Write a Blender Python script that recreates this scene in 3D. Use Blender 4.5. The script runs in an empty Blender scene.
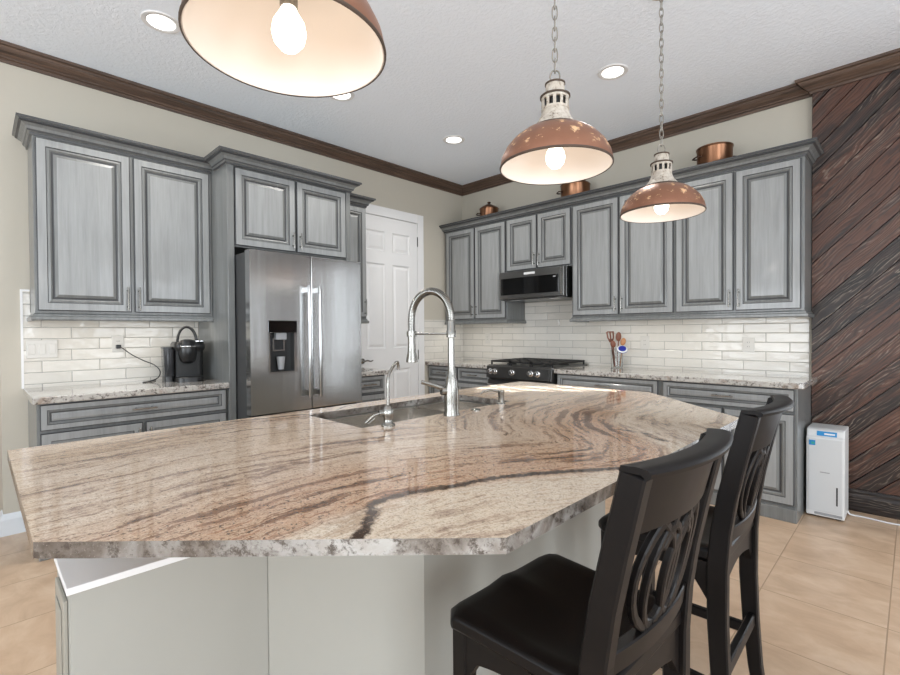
import bpy, bmesh, math, random
from mathutils import Vector, Matrix
random.seed(7)
SC = bpy.context.scene
COL = SC.collection
PI = math.pi

# ------------------------------------------------------------------ camera
YAW, PIT, ROL = 0.7802, -0.0126, -0.007
fw = Vector((-math.sin(YAW)*math.cos(PIT), math.cos(YAW)*math.cos(PIT), math.sin(PIT)))
rt = Vector((math.cos(YAW), math.sin(YAW), 0)); up = rt.cross(fw)
r2 = rt*math.cos(ROL)+up*math.sin(ROL); u2 = -rt*math.sin(ROL)+up*math.cos(ROL)
cd = bpy.data.cameras.new('camera'); cam = bpy.data.objects.new('camera', cd); COL.objects.link(cam)
cd.sensor_width = 36; cd.lens = 470.27*36/900; cd.clip_start = .02
m = Matrix((r2, u2, -fw)).transposed().to_4x4(); m.translation = Vector((4.0495, -4.3253, 1.259))
cam.matrix_world = m
SC.camera = cam

# ------------------------------------------------------------------ world, light, exposure
SC.view_settings.view_transform = 'Standard'; SC.view_settings.look = 'None'
SC.view_settings.gamma = 1; SC.view_settings.use_curve_mapping = False
SC.view_settings.exposure = -0.08
SC.cycles.use_denoising = True
SC.cycles.max_bounces = 10; SC.cycles.diffuse_bounces = 5; SC.cycles.sample_clamp_indirect = 6
W = bpy.data.worlds.new('daylight'); SC.world = W; W.use_nodes = True
W.node_tree.nodes['Background'].inputs[0].default_value = (.86, .93, 1, 1)
W.node_tree.nodes['Background'].inputs[1].default_value = 1.0

def area(name, loc, direction, sx, sy, watts, col=(1, 1, 1), spread=PI):
    l = bpy.data.lights.new(name, 'AREA'); l.shape = 'RECTANGLE'; l.size = sx; l.size_y = sy
    l.energy = watts; l.color = col; l.spread = spread
    o = bpy.data.objects.new(name, l); COL.objects.link(o); o.location = loc
    o.rotation_euler = Vector(direction).to_track_quat('-Z', 'Y').to_euler()
    return o
DAY = (.90, .965, 1.03)
area('window_daylight', (7.3, -5.2, 1.3), (-1, 0, .08), 2.6, 2.4, 150, DAY)
area('window_daylight', (7.3, -1.9, 1.3), (-1, 0, .08), 1.6, 2.4, 62, DAY)
area('window_daylight', (2.2, -8.3, 1.5), (0, 1, 1.1), 3.2, 2.0, 155, DAY)
area('window_daylight', (5.6, -8.3, 1.5), (0, 1, 1.1), 1.8, 2.0, 90, DAY)
area('window_daylight', (4.60, .2, 1.35), (0, -1, 0), .62, 2.1, 24, DAY)
area('sun_beam', (4.83, .46, 2.26), (-.678, -.632, -.378), .55, .34, 10, (.92, .97, 1), math.radians(.4))

# ------------------------------------------------------------------ mesh helper
class MB:
    def __init__(s, T=None):
        s.v = []; s.f = []; s.m = []; s.uv = []; s.T = T or (lambda a, b, c: (a, b, c))
    def add(s, vs, fs, m=0, uvs=None):
        o = len(s.v); s.v += [s.T(*p) for p in vs]
        for i, f in enumerate(fs):
            s.f.append([o+k for k in f]); s.m.append(m if isinstance(m, int) else m[i])
            s.uv.append(uvs[i] if uvs else None)
    def box(s, x0, x1, y0, y1, z0, z1, m=0):
        vs = [(x, y, z) for z in (z0, z1) for y in (y0, y1) for x in (x0, x1)]
        s.add(vs, [(0, 2, 3, 1), (4, 5, 7, 6), (0, 1, 5, 4), (2, 6, 7, 3), (0, 4, 6, 2), (1, 3, 7, 5)], m)
        return s
    def prism(s, poly, z0, z1, m=0):
        n = len(poly)
        vs = [(x, y, z0) for x, y in poly]+[(x, y, z1) for x, y in poly]
        s.add(vs, [tuple(range(n))[::-1], tuple(range(n, 2*n))]+[(i, (i+1) % n, n+(i+1) % n, n+i) for i in range(n)], m)
        return s
    def rings(s, rings, closed=True, caps=(True, True), mats=None, m=0):
        n = len(rings[0]); vs = [p for r in rings for p in r]; fs = []; ms = []
        for i in range(len(rings)-1):
            for j in range(n if closed else n-1):
                fs.append((i*n+j, i*n+(j+1) % n, (i+1)*n+(j+1) % n, (i+1)*n+j)); ms.append(mats[i] if mats else m)
        if caps[0]: fs.append(tuple(range(n))[::-1]); ms.append(mats[0] if mats else m)
        if caps[1]: fs.append(tuple((len(rings)-1)*n+j for j in range(n))); ms.append(mats[-1] if mats else m)
        s.add(vs, fs, ms); return s
    def lathe(s, prof, c=(0, 0, 0), seg=32, caps=(True, True), mats=None, m=0, axis='z', sx=1, sy=1):
        R = []
        for r, z in prof:
            ring = []
            for k in range(seg):
                a = 2*PI*k/seg; x, y = r*math.cos(a)*sx, r*math.sin(a)*sy
                if axis == 'z': p = (c[0]+x, c[1]+y, c[2]+z)
                elif axis == 'x': p = (c[0]+z, c[1]+x, c[2]+y)
                else: p = (c[0]+y, c[1]+z, c[2]+x)
                ring.append(p)
            R.append(ring)
        return s.rings(R, True, caps, mats, m)
    def tube(s, pts, rad, seg=10, m=0, caps=(True, True), closed=False, flat=None):
        pts = [Vector(p) for p in pts]; n = len(pts); R = []
        nrm = None
        for i, p in enumerate(pts):
            a = pts[(i-1) % n] if (i > 0 or closed) else p; b = pts[(i+1) % n] if (i < n-1 or closed) else p
            t = (b-a).normalized()
            if nrm is None:
                nrm = t.cross(Vector((0, 0, 1)))
                if nrm.length < 1e-3: nrm = t.cross(Vector((0, 1, 0)))
                if flat: nrm = Vector(flat)
            nrm = (nrm-t*nrm.dot(t)).normalized(); bn = t.cross(nrm)
            r = rad[i] if isinstance(rad, (list, tuple)) and not isinstance(rad[0], str) else rad
            ra, rb = r if isinstance(r, tuple) else (r, r)
            R.append([tuple(p+nrm*ra*math.cos(2*PI*k/seg)+bn*rb*math.sin(2*PI*k/seg)) for k in range(seg)])
        if closed: R.append(R[0]); caps = (False, False)
        return s.rings(R, True, caps, m=m)
    def bar(s, pts, w, h, flat=(1, 0, 0), m=0):
        """rectangular section along a path: w along `flat`, h across"""
        pts = [Vector(p) for p in pts]; n = len(pts); R = []
        for i, p in enumerate(pts):
            t = (pts[min(i+1, n-1)]-pts[max(i-1, 0)]).normalized()
            f = Vector(flat); f = (f-t*f.dot(t)).normalized(); b = t.cross(f)
            ww = w[i] if isinstance(w, list) else w; hh = h[i] if isinstance(h, list) else h
            R.append([tuple(p+f*ww*sx/2+b*hh*sy/2) for sx, sy in ((-1, -1), (1, -1), (1, 1), (-1, 1))])
        return s.rings(R, True, m=m)
    def sweep(s, prof, path, side=1, m=0, mats=None):
        """profile (out, z) swept along an XY path with mitred corners; `side`=1 -> out is to the right of travel"""
        P = [Vector((x, y)) for x, y in path]; n = len(P); k = len(prof)
        dirs = [(P[i+1]-P[i]).normalized() for i in range(n-1)]
        nr = [Vector((d.y, -d.x))*side for d in dirs]
        vs = []
        for i in range(n):
            if i == 0: o = nr[0]
            elif i == n-1: o = nr[-1]
            else:
                o = nr[i-1]+nr[i]; o = o/(1+nr[i-1].dot(nr[i]))
            for d, z in prof: vs.append((P[i].x+o.x*d, P[i].y+o.y*d, z))
        L = [0]
        for j in range(k-1): L.append(L[-1]+math.hypot(prof[j+1][0]-prof[j][0], prof[j+1][1]-prof[j][1]))
        S = [0]
        for i in range(n-1): S.append(S[-1]+(P[i+1]-P[i]).length)
        fs = []; uvs = []; ms = []
        for i in range(n-1):
            for j in range(k-1):
                q = [(i*k+j, (S[i], L[j])), (i*k+j+1, (S[i], L[j+1])), ((i+1)*k+j+1, (S[i+1], L[j+1])), ((i+1)*k+j, (S[i+1], L[j]))]
                fs.append(tuple(a for a, _ in q)); uvs.append([b for _, b in q]); ms.append(mats[j] if mats else m)
        for i in (0, n-1):
            fs.append(tuple(i*k+j for j in range(k))); uvs.append([(prof[j][0], prof[j][1]) for j in range(k)]); ms.append(m)
        s.add(vs, fs, ms, uvs); return s
    def build(s, name, mats, parent=None, bevel=0, smooth=0, seg=1, origin=None, sub=0):
        off = Vector((0, 0, 0))
        if parent is not None and origin is None:
            p = parent
            while p is not None: off += Vector(p.location); p = p.parent
        elif origin is not None: off = Vector(origin)
        me = bpy.data.meshes.new(name)
        me.from_pydata([tuple(Vector(p)-off) for p in s.v], [], s.f)
        mats = mats if isinstance(mats, list) else [mats]
        for mm in mats: me.materials.append(mm)
        me.polygons.foreach_set('material_index', s.m)
        if any(s.uv):
            ul = me.uv_layers.new(name='UVMap'); li = 0
            for f, u in zip(s.f, s.uv):
                for k in range(len(f)):
                    if u: ul.data[li].uv = u[k]
                    li += 1
        bm = bmesh.new(); bm.from_mesh(me)
        bmesh.ops.recalc_face_normals(bm, faces=bm.faces[:])
        bm.to_mesh(me); bm.free()
        if smooth:
            me.polygons.foreach_set('use_smooth', [True]*len(me.polygons))
            me.set_sharp_from_angle(angle=math.radians(smooth))
        me.update()
        o = bpy.data.objects.new(name, me); COL.objects.link(o)
        if parent is not None: o.parent = parent
        elif origin is not None: o.location = origin
        if sub:
            md = o.modifiers.new('subdivision', 'SUBSURF'); md.levels = sub; md.render_levels = sub
        if bevel:
            md = o.modifiers.new('edge', 'BEVEL'); md.width = bevel; md.segments = seg; md.limit_method = 'ANGLE'
            md.angle_limit = math.radians(40); md.harden_normals = False
        return o

def TA(a, b, c): return (c, a, b)     # fridge wall: a = y, b = z, c = out (+x)
def TB(a, b, c): return (a, -c, b)    # range wall:  a = x, b = z, c = out (-y)

def tag(o, label=None, cat=None, group=None, kind=None):
    if label: o['label'] = label
    if cat: o['category'] = cat
    if group: o['group'] = group
    if kind: o['kind'] = kind
    return o
def thing(name, label, cat, loc=(0, 0, 0), group=None, rz=0):
    o = bpy.data.objects.new(name, None); COL.objects.link(o); o.location = loc; o.rotation_euler = (0, 0, rz)
    o.empty_display_size = .1
    return tag(o, label, cat, group)
def struct(mb, name, mats, **k): return tag(mb.build(name, mats, **k), kind='structure')
def copy_tree(o, parent=None):
    c = o.copy(); COL.objects.link(c)
    if parent is not None: c.parent = parent
    for ch in list(o.children): copy_tree(ch, c)
    return c

# ------------------------------------------------------------------ materials
def lin(c):
    return tuple((x/255/12.92 if x/255 <= .04045 else ((x/255+.055)/1.055)**2.4) for x in c)+(1,)
class NT:
    def __init__(s, name):
        s.mat = bpy.data.materials.new(name); s.mat.use_nodes = True; s.t = s.mat.node_tree
        s.b = s.t.nodes['Principled BSDF']
    def n(s, typ, **k):
        nd = s.t.nodes.new(typ)
        for a, b in k.items(): setattr(nd, a, b)
        return nd
    def l(s, a, b): s.t.links.new(a, b)
    def put(s, sock, v):
        if isinstance(v, bpy.types.NodeSocket): s.l(v, sock)
        else: sock.default_value = v
    def coord(s, which='Object', scale=(1, 1, 1), rot=(0, 0, 0)):
        tc = s.n('ShaderNodeTexCoord'); mp = s.n('ShaderNodeMapping')
        mp.inputs['Scale'].default_value = scale; mp.inputs['Rotation'].default_value = rot
        s.l(tc.outputs[which], mp.inputs[0]); return mp.outputs[0]
    def noise(s, v, scale=5, detail=4, rough=.5, dist=0, out='Fac'):
        nd = s.n('ShaderNodeTexNoise'); s.l(v, nd.inputs['Vector'])
        nd.inputs['Scale'].default_value = scale; nd.inputs['Detail'].default_value = detail
        nd.inputs['Roughness'].default_value = rough; nd.inputs['Distortion'].default_value = dist
        return nd.outputs[out]
    def ramp(s, f, stops):
        nd = s.n('ShaderNodeValToRGB'); s.l(f, nd.inputs[0]); cr = nd.color_ramp
        while len(cr.elements) < len(stops): cr.elements.new(.5)
        for e, (p, c) in zip(cr.elements, stops):
            e.position = p; e.color = c if isinstance(c, tuple) and len(c) == 4 else (c, c, c, 1)
        return nd.outputs[0]
    def mix(s, f, a, b, mode='MIX'):
        nd = s.n('ShaderNodeMix', data_type='RGBA', blend_type=mode)
        s.put(nd.inputs[0], f); s.put(nd.inputs[6], a); s.put(nd.inputs[7], b); return nd.outputs[2]
    def math(s, op, a, b=0.0, c=0.0, clamp=False):
        nd = s.n('ShaderNodeMath', operation=op, use_clamp=clamp)
        s.put(nd.inputs[0], a); s.put(nd.inputs[1], b); s.put(nd.inputs[2], c); return nd.outputs[0]
    def sep(s, v):
        nd = s.n('ShaderNodeSeparateXYZ'); s.l(v, nd.inputs[0]); return nd.outputs
    def comb(s, x, y, z):
        nd = s.n('ShaderNodeCombineXYZ')
        for i, q in enumerate((x, y, z)): s.put(nd.inputs[i], q)
        return nd.outputs[0]
    def bump(s, h, strength=.3, dist=.01):
        nd = s.n('ShaderNodeBump'); s.l(h, nd.inputs['Height']); nd.inputs['Strength'].default_value = strength
        nd.inputs['Distance'].default_value = dist; s.l(nd.outputs[0], s.b.inputs['Normal'])
    def set(s, col=None, rough=None, metal=None, coat=None, trans=None, ior=None, spec=None):
        I = s.b.inputs
        if col is not None: s.put(I['Base Color'], col)
        if rough is not None: s.put(I['Roughness'], rough)
        if metal is not None: I['Metallic'].default_value = metal
        if coat is not None: I['Coat Weight'].default_value = coat; I['Coat Roughness'].default_value = .08
        if trans is not None: I['Transmission Weight'].default_value = trans
        if ior is not None: I['IOR'].default_value = ior
        if spec is not None: I['Specular IOR Level'].default_value = spec
        return s.mat

def simple(name, rgb, rough=.5, metal=0, var=.06, scale=8, coat=None, **k):
    t = NT(name); v = t.coord(); c = lin(rgb)
    f = t.noise(v, scale, 3)
    col = t.mix(f, tuple(x*(1-var) for x in c[:3])+(1,), tuple(min(1, x*(1+var)) for x in c[:3])+(1,))
    return t.set(col, rough, metal, coat, **k)

def m_paint(name, rgb, dark, light):
    t = NT(name)
    v = t.coord(scale=(14, 14, 1.1)); f = t.noise(v, 2.2, 6, .62, .25)
    v2 = t.coord(scale=(60, 60, 2.2)); f2 = t.noise(v2, 2, 3)
    f = t.math('ADD', t.math('MULTIPLY', f, .75), t.math('MULTIPLY', f2, .25))
    col = t.ramp(f, [(.3, lin(dark)), (.5, lin(rgb)), (.72, lin(light))])
    t.set(col, .34, 0, .35); return t.mat
PAINT = m_paint('glazed_grey_paint', (143, 145, 145), (130, 132, 132), (154, 156, 156))
GLAZE = simple('dark_glaze', (62, 63, 65), .4)
BODY = m_paint('glazed_grey_paint_frame', (112, 114, 113), (99, 101, 100), (124, 126, 125))
NICKEL = simple('brushed_nickel', (150, 148, 143), .25, 1)
CHROME = simple('chrome', (190, 190, 190), .16, 1)
def m_steel():
    t = NT('stainless_steel'); v = t.coord(scale=(3, 3, 160)); f = t.noise(v, 3, 3)
    v2 = t.coord(scale=(1, 5, .35)); g = t.noise(v2, 1.6, 2)
    t.set(t.mix(f, lin((176, 176, 175)), lin((192, 192, 191))), t.math('ADD', .15, t.math('MULTIPLY', f, .08)), 1)
    t.b.inputs['Anisotropic'].default_value = .6
    t.bump(g, .1, .02)
    return t.mat
STEEL = m_steel()
KNOBM = simple('polished_knob', (228, 228, 228), .2, 1)
DKSTEEL = simple('dark_stainless', (112, 112, 112), .3, 1)
BLACK = simple('black_plastic', (22, 22, 23), .3)
BGLASS = simple('black_glass', (8, 8, 9), .06, coat=.5)
IRON = simple('cast_iron', (30, 29, 28), .6)
WHITE = simple('white_paint', (226, 226, 226), .4, var=.02)
WPLAST = simple('white_plastic', (214, 215, 215), .35, var=.02)
GPLAST = simple('grey_plastic', (150, 152, 155), .4)
BLUE = simple('blue_sticker', (24, 134, 196), .4)
BLUE2 = simple('blue_plastic', (32, 44, 140), .35)
CREAM = simple('island_cream_paint', (160, 159, 152), .55, var=.03, scale=3)
BASEW = simple('baseboard_white', (214, 218, 222), .4, var=.02)

def m_wall(name, rgb):
    t = NT(name); v = t.coord(); f = t.noise(v, 1.2, 3); g = t.noise(v, 160, 3)
    c = lin(rgb)
    t.set(t.mix(f, tuple(x*.97 for x in c[:3])+(1,), c), .75); t.bump(g, .12, .003); return t.mat
WALLM = m_wall('greige_wall', (188, 182, 169))
def m_ceil():
    t = NT('knockdown_ceiling'); v = t.coord()
    f = t.noise(v, 42, 3, .6); g = t.ramp(f, [(.46, 0.), (.56, 1.)])
    t.set(lin((240, 247, 255)), .8); t.bump(g, .3, .005); return t.mat
CEIL = m_ceil()
def m_floor():
    t = NT('beige_floor_tile'); o = t.sep(t.coord())
    P = .4515
    fx = t.math('FRACT', t.math('DIVIDE', t.math('SUBTRACT', o[0], .36), P))
    fy = t.math('FRACT', t.math('DIVIDE', t.math('ADD', o[1], 1.2), P))
    dx = t.math('ABSOLUTE', t.math('SUBTRACT', fx, .5)); dy = t.math('ABSOLUTE', t.math('SUBTRACT', fy, .5))
    g = t.math('GREATER_THAN', t.math('MAXIMUM', dx, dy), .4945)
    ix = t.math('FLOOR', t.math('DIVIDE', t.math('SUBTRACT', o[0], .36), P)); iy = t.math('FLOOR', t.math('DIVIDE', t.math('ADD', o[1], 1.2), P))
    wn = t.n('ShaderNodeTexWhiteNoise'); t.l(t.comb(ix, iy, 0.), wn.inputs['Vector'])
    sh = t.n('ShaderNodeVectorMath', operation='ADD'); t.l(t.coord(scale=(1, 1.7, 1)), sh.inputs[0])
    sc = t.n('ShaderNodeVectorMath', operation='SCALE'); t.l(wn.outputs['Color'], sc.inputs[0]); sc.inputs['Scale'].default_value = 20
    t.l(sc.outputs[0], sh.inputs[1])
    f = t.noise(sh.outputs[0], 4.5, 6, .6, .6)
    c = t.ramp(f, [(.25, lin((176, 148, 122))), (.5, lin((196, 168, 141))), (.75, lin((212, 188, 163)))])
    c = t.mix(t.math('MULTIPLY', wn.outputs['Value'], .12), c, lin((190, 155, 122)))
    t.set(t.mix(g, c, lin((160, 134, 108))), .33)
    t.bump(t.math('SUBTRACT', 1., g), .3, .003); return t.mat
FLOOR = m_floor()
def m_tile(name, axis):
    """white glossy subway tile 3x12, half running bond; axis = index of the horizontal coordinate"""
    t = NT(name); o = t.sep(t.coord())
    H, L = .0735, .305
    b = t.math('DIVIDE', t.math('SUBTRACT', o[2], .914-.05), H); row = t.math('FLOOR', b); fb = t.math('FRACT', b)
    off = t.math('MULTIPLY', t.math('FRACT', t.math('MULTIPLY', row, .5)), 1.0)
    a = t.math('ADD', t.math('DIVIDE', t.math('ADD', o[axis], 4.02 if axis == 1 else .13), L), off); fa = t.math('FRACT', a); ia = t.math('FLOOR', a)
    da = t.math('MULTIPLY', t.math('SUBTRACT', .5, t.math('ABSOLUTE', t.math('SUBTRACT', fa, .5))), L)
    db = t.math('MULTIPLY', t.math('SUBTRACT', .5, t.math('ABSOLUTE', t.math('SUBTRACT', fb, .5))), H)
    d = t.math('MINIMUM', da, db)
    g = t.math('LESS_THAN', d, .0017)
    wn = t.n('ShaderNodeTexWhiteNoise'); t.l(t.comb(ia, row, 3.), wn.inputs['Vector'])
    f = t.noise(t.coord(), 9, 4)
    c = t.mix(t.math('ADD', t.math('MULTIPLY', wn.outputs['Value'], .5), t.math('MULTIPLY', f, .4)), lin((225, 221, 213)), lin((200, 196, 188)))
    t.set(t.mix(g, c, lin((150, 148, 144))), t.math('ADD', .1, t.math('MULTIPLY', g, .6)))
    w = t.noise(t.coord(scale=(1, 1, 1.6)), 13, 2)
    edge = t.math('MULTIPLY', t.math('MINIMUM', d, .006), 120.)
    h = t.math('ADD', edge, t.math('MULTIPLY', w, 1.3))
    t.bump(h, .45, .006); return t.mat
TILEA = m_tile('white_subway_tile', 1); TILEB = m_tile('white_subway_tile', 0)

def m_wood(name, stops, white=.5, rough=.42, su=1.2, sv=1.0):
    """distressed brown wood; UV u runs along the grain (metres)"""
    t = NT(name); uv = t.n('ShaderNodeTexCoord').outputs['UV']
    at = t.n('ShaderNodeAttribute', attribute_name='plank'); pid = at.outputs['Fac']
    o = t.sep(uv)
    vec = t.comb(t.math('MULTIPLY', o[0], su*.9), t.math('MULTIPLY', o[1], 13*sv), t.math('MULTIPLY', pid, 37.))
    warp = t.noise(t.comb(t.math('MULTIPLY', o[0], 1.1*su), t.math('MULTIPLY', o[1], 5*sv), t.math('MULTIPLY', pid, 19.)), 1.5, 3)
    n1 = t.noise(vec, 1.6, 6, .6, .9)
    base = t.ramp(t.math('ADD', t.math('MULTIPLY', n1, .75), t.math('MULTIPLY', pid, .25)), stops)
    rings = t.math('SINE', t.math('MULTIPLY', t.math('ADD', t.math('MULTIPLY', o[1], 6*sv), t.math('MULTIPLY', warp, 1.3)), 46.))
    fine = t.noise(t.comb(t.math('MULTIPLY', o[0], 5*su), t.math('MULTIPLY', o[1], 190*sv), pid), 1.2, 3, .6)
    big = t.noise(t.comb(t.math('MULTIPLY', o[0], 1.6), t.math('MULTIPLY', o[1], 5), t.math('MULTIPLY', pid, 11.)), 1.6, 3)
    lines = t.math('MULTIPLY', t.math('MULTIPLY', t.ramp(rings, [(.55, 0.), (.95, 1.)]), t.ramp(fine, [(.42, 0.), (.58, 1.)])), t.ramp(big, [(.42, 0.), (.6, 1.)]))
    darkl = t.math('MULTIPLY', t.ramp(t.math('MULTIPLY', rings, -1.), [(.5, 0.), (.95, 1.)]), .55)
    c = t.mix(darkl, base, stops[0][1])
    c = t.mix(t.math('MULTIPLY', lines, white), c, lin((150, 136, 122)))
    t.set(c, rough); t.bump(t.math('ADD', t.math('MULTIPLY', rings, .5), fine), .35, .002); return t.mat
PLANK = m_wood('stained_plank', [(.3, lin((20, 15, 13))), (.45, lin((48, 33, 27))), (.58, lin((90, 57, 43))), (.72, lin((62, 48, 42)))], .7)
CROWNW = m_wood('distressed_crown_wood', [(.25, lin((56, 43, 35))), (.45, lin((98, 76, 62))), (.62, lin((128, 104, 86))), (.8, lin((140, 128, 118)))], .35, .45, 1.0, 3.5)

def m_granite(name, edge=False, flow=False):
    t = NT(name)
    v = t.coord()
    sp = t.noise(v, 210, 4, .7); sp2 = t.noise(v, 70, 5, .65)
    if flow:
        at = t.n('ShaderNodeAttribute', attribute_name='flow'); o = t.sep(at.outputs['Vector'])
        wob = t.math('SUBTRACT', t.noise(v, 5, 5, .6), .5)
        T = t.math('ADD', o[1], t.math('MULTIPLY', wob, .09))
        n1 = t.noise(t.comb(t.math('MULTIPLY', o[0], 1.3), t.math('MULTIPLY', T, 10.), .3), 1.5, 8, .68, .3)
        n2 = t.noise(t.comb(t.math('MULTIPLY', o[0], 5.), t.math('MULTIPLY', T, 60.), 2.), 1.4, 6, .7, .4)
        n3 = t.noise(v, 38, 6, .75)
        k = None
        br = t.ramp(t.math('ADD', o[1], .5), [(.46, .0), (.505, 1.), (.70, .8), (.86, .25)])      # how brown: strongest behind the dark vein
        k = t.math('ADD', t.math('ADD', t.math('MULTIPLY', n1, .55), t.math('MULTIPLY', n2, .27)), t.math('MULTIPLY', n3, .18))
        wave = t.math('SINE', t.math('ADD', t.math('MULTIPLY', T, 120.), t.math('MULTIPLY', n1, 5.)))
        k = t.math('ADD', t.math('MULTIPLY', t.math('SUBTRACT', k, .5), 1.95), t.math('ADD', .5, t.math('MULTIPLY', t.math('MULTIPLY', t.math('MULTIPLY', wave, t.ramp(t.noise(v, 4, 4), [(.36, .2), (.56, 1.)])), br), .10)))
        calm = t.ramp(k, [(.30, lin((122, 100, 86))), (.40, lin((172, 150, 132))), (.48, lin((206, 186, 164))), (.57, lin((220, 204, 184))), (.68, lin((186, 162, 138)))])
        wild = t.ramp(k, [(.30, lin((96, 70, 54))), (.41, lin((150, 112, 86))), (.465, lin((208, 178, 148))), (.50, lin((160, 120, 94))), (.54, lin((208, 178, 150))), (.60, lin((178, 136, 106))), (.68, lin((124, 90, 70)))])
        c = t.mix(br, calm, wild)
        # dark veins: third channel is the distance to them
        dv = t.math('ADD', o[2], t.math('MULTIPLY', t.math('SUBTRACT', t.noise(v, 42, 6, .8), .5), .055))
        c = t.mix(t.ramp(t.math('MULTIPLY', dv, 10.), [(.07, .97), (.17, 0.)]), c, lin((54, 36, 26)))
        spk = t.ramp(t.noise(v, 120, 3, .7), [(.36, 1.), (.42, 0.)])
        c = t.mix(t.ramp(t.noise(v, 230, 2, .6), [(.36, .55), (.5, 0.)]), c, t.mix(.62, c, lin((96, 70, 52))))
        c = t.mix(t.math('MULTIPLY', spk, t.math('ADD', .4, t.math('MULTIPLY', br, .5))), c, lin((70, 52, 42)))
        c = t.mix(t.math('MULTIPLY', t.ramp(sp, [(.58, 0.), (.70, 1.)]), .35), c, lin((232, 222, 208)))
        t.set(c, .07, 0, .25)
    else:
        b = t.noise(v, 6 if edge else 3.4, 5, .6, .8)
        if edge:
            c = t.ramp(b, [(.36, lin((70, 62, 56))), (.46, lin((122, 116, 110))), (.58, lin((166, 164, 160))), (.75, lin((140, 132, 124)))])
        else:
            c = t.ramp(t.noise(t.coord(scale=(1, 1, 1)), 5, 6, .6, 1.2), [(.3, lin((142, 124, 110))), (.45, lin((176, 172, 166))), (.6, lin((188, 184, 178))), (.75, lin((132, 126, 120)))])
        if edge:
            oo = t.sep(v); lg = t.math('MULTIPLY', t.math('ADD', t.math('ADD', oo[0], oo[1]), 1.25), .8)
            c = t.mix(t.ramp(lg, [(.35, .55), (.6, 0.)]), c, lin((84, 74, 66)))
        c = t.mix(t.ramp(t.noise(v, 44, 8, .78), [(.40, .9), (.50, 0.)]), c, lin((66, 58, 52)))
        c = t.mix(t.ramp(sp, [(.60, 0.), (.74, .35)]), c, lin((206, 200, 192)))
        t.set(c, .12 if not edge else .25, 0, .5)
    return t.mat
GTOP = m_granite('swirled_granite', flow=True); GEDGE = m_granite('granite_edge', edge=True); GRAN = m_granite('speckled_granite')

def m_copper(name, chips):
    t = NT(name); v = t.coord()
    f = t.noise(v, 6, 4, .6)
    c = t.mix(f, lin((118, 78, 60)), lin((160, 114, 90))) if chips else t.mix(f, lin((108, 76, 58)), lin((150, 110, 84)))
    if chips:
        ch = t.ramp(t.noise(t.coord(scale=(1, 1, 1.6)), 24, 5, .7), [(.57, 0.), (.62, 1.)])
        band = t.sep(t.coord())[2]
        bm_ = t.ramp(t.math('MULTIPLY', band, 4.), [(.08, .0), (.16, 1.), (.44, 1.), (.56, 0.)])
        ch = t.math('MULTIPLY', ch, bm_)
        c = t.mix(ch, c, lin((232, 192, 150))); t.set(c, t.math('ADD', .38, t.math('MULTIPLY', ch, .3)), .5)
    else: t.set(c, .3, 1)
    return t.mat
COPSH = m_copper('worn_copper_shade', True); COPPER = m_copper('polished_copper', False)
DISTW = NT('distressed_white_metal'); _v = DISTW.coord(); _f = DISTW.noise(_v, 45, 5, .7)
DISTW.set(DISTW.ramp(_f, [(.36, lin((96, 82, 72))), (.43, lin((176, 165, 151))), (.6, lin((200, 192, 180)))]), .6); DISTW = DISTW.mat
RUST = simple('rusty_iron', (84, 70, 60), .6, .4)
CHAINM = simple('weathered_chain', (150, 146, 138), .5, .5)
SHIN = simple('shade_inner_white', (236, 228, 220), .6, var=.01)
def m_emit(name, col, strength):
    t = NT(name); t.b.inputs['Emission Color'].default_value = lin(col); t.b.inputs['Emission Strength'].default_value = strength
    return t.set(lin(col), .5)
BULB = m_emit('lit_bulb', (255, 246, 232), 3); CANL = m_emit('lit_downlight', (255, 252, 246), 3)
STOOL = NT('worn_black_paint'); _f = STOOL.noise(STOOL.coord(), 55, 5, .75); _g = STOOL.noise(STOOL.coord(), 6, 3)
_c = STOOL.mix(STOOL.ramp(_f, [(.70, 0.), (.73, 1.)]), STOOL.mix(_g, lin((13, 12, 12)), lin((22, 18, 17))), lin((120, 82, 68)))
STOOL.set(_c, STOOL.math('ADD', .30, STOOL.math('MULTIPLY', _g, .2)), 0, 0, spec=.19); STOOL = STOOL.mat
WOODSP = simple('wooden_utensil', (112, 62, 40), .45, var=.3, scale=30)
WOODLT = simple('pale_wooden_utensil', (176, 120, 76), .45, var=.2, scale=30)
GLASS = NT('clear_glass').set((.97, .98, .98, 1), .03, 0, None, 1, 1.45)
TANK = NT('smoky_plastic').set((.06, .06, .065, 1), .08, 0, None, .55, 1.3)

# ------------------------------------------------------------------ the room
H = 3.054
XW = 3.513; YW = -.05        # where the plank wall starts, and its face
fl = MB(); fl.box(-2.6, 7.6, -8.6, .2, -.05, 0); struct(fl, 'floor', FLOOR)
ce = MB(); ce.box(-2.6, 7.6, -8.6, .2, H, H+.06); struct(ce, 'ceiling', CEIL)
DY0, DY1, DZ = -1.60, -.765, 2.49            # door opening in the fridge wall
w = MB(); w.box(-.12, 0, -4.216, DY0, 0, H).box(-.12, 0, DY1, .12, 0, H).box(-.12, 0, DY0, DY1, DZ, H)
struct(w, 'wall_left', WALLM)
w = MB(); w.box(0, 4.24, 0, .12, 0, H).box(4.94, 7.5, 0, .12, 0, H).box(4.24, 4.94, 0, .12, 0, .3).box(4.24, 4.94, 0, .12, 2.4, H); struct(w, 'wall_back', WALLM)
w = MB(); w.box(-2.5, -2.38, -8.5, -4.216, 0, H).box(-2.5, -.12, -4.216, -4.1, 0, H); struct(w, 'wall_hallway', WALLM)
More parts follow.
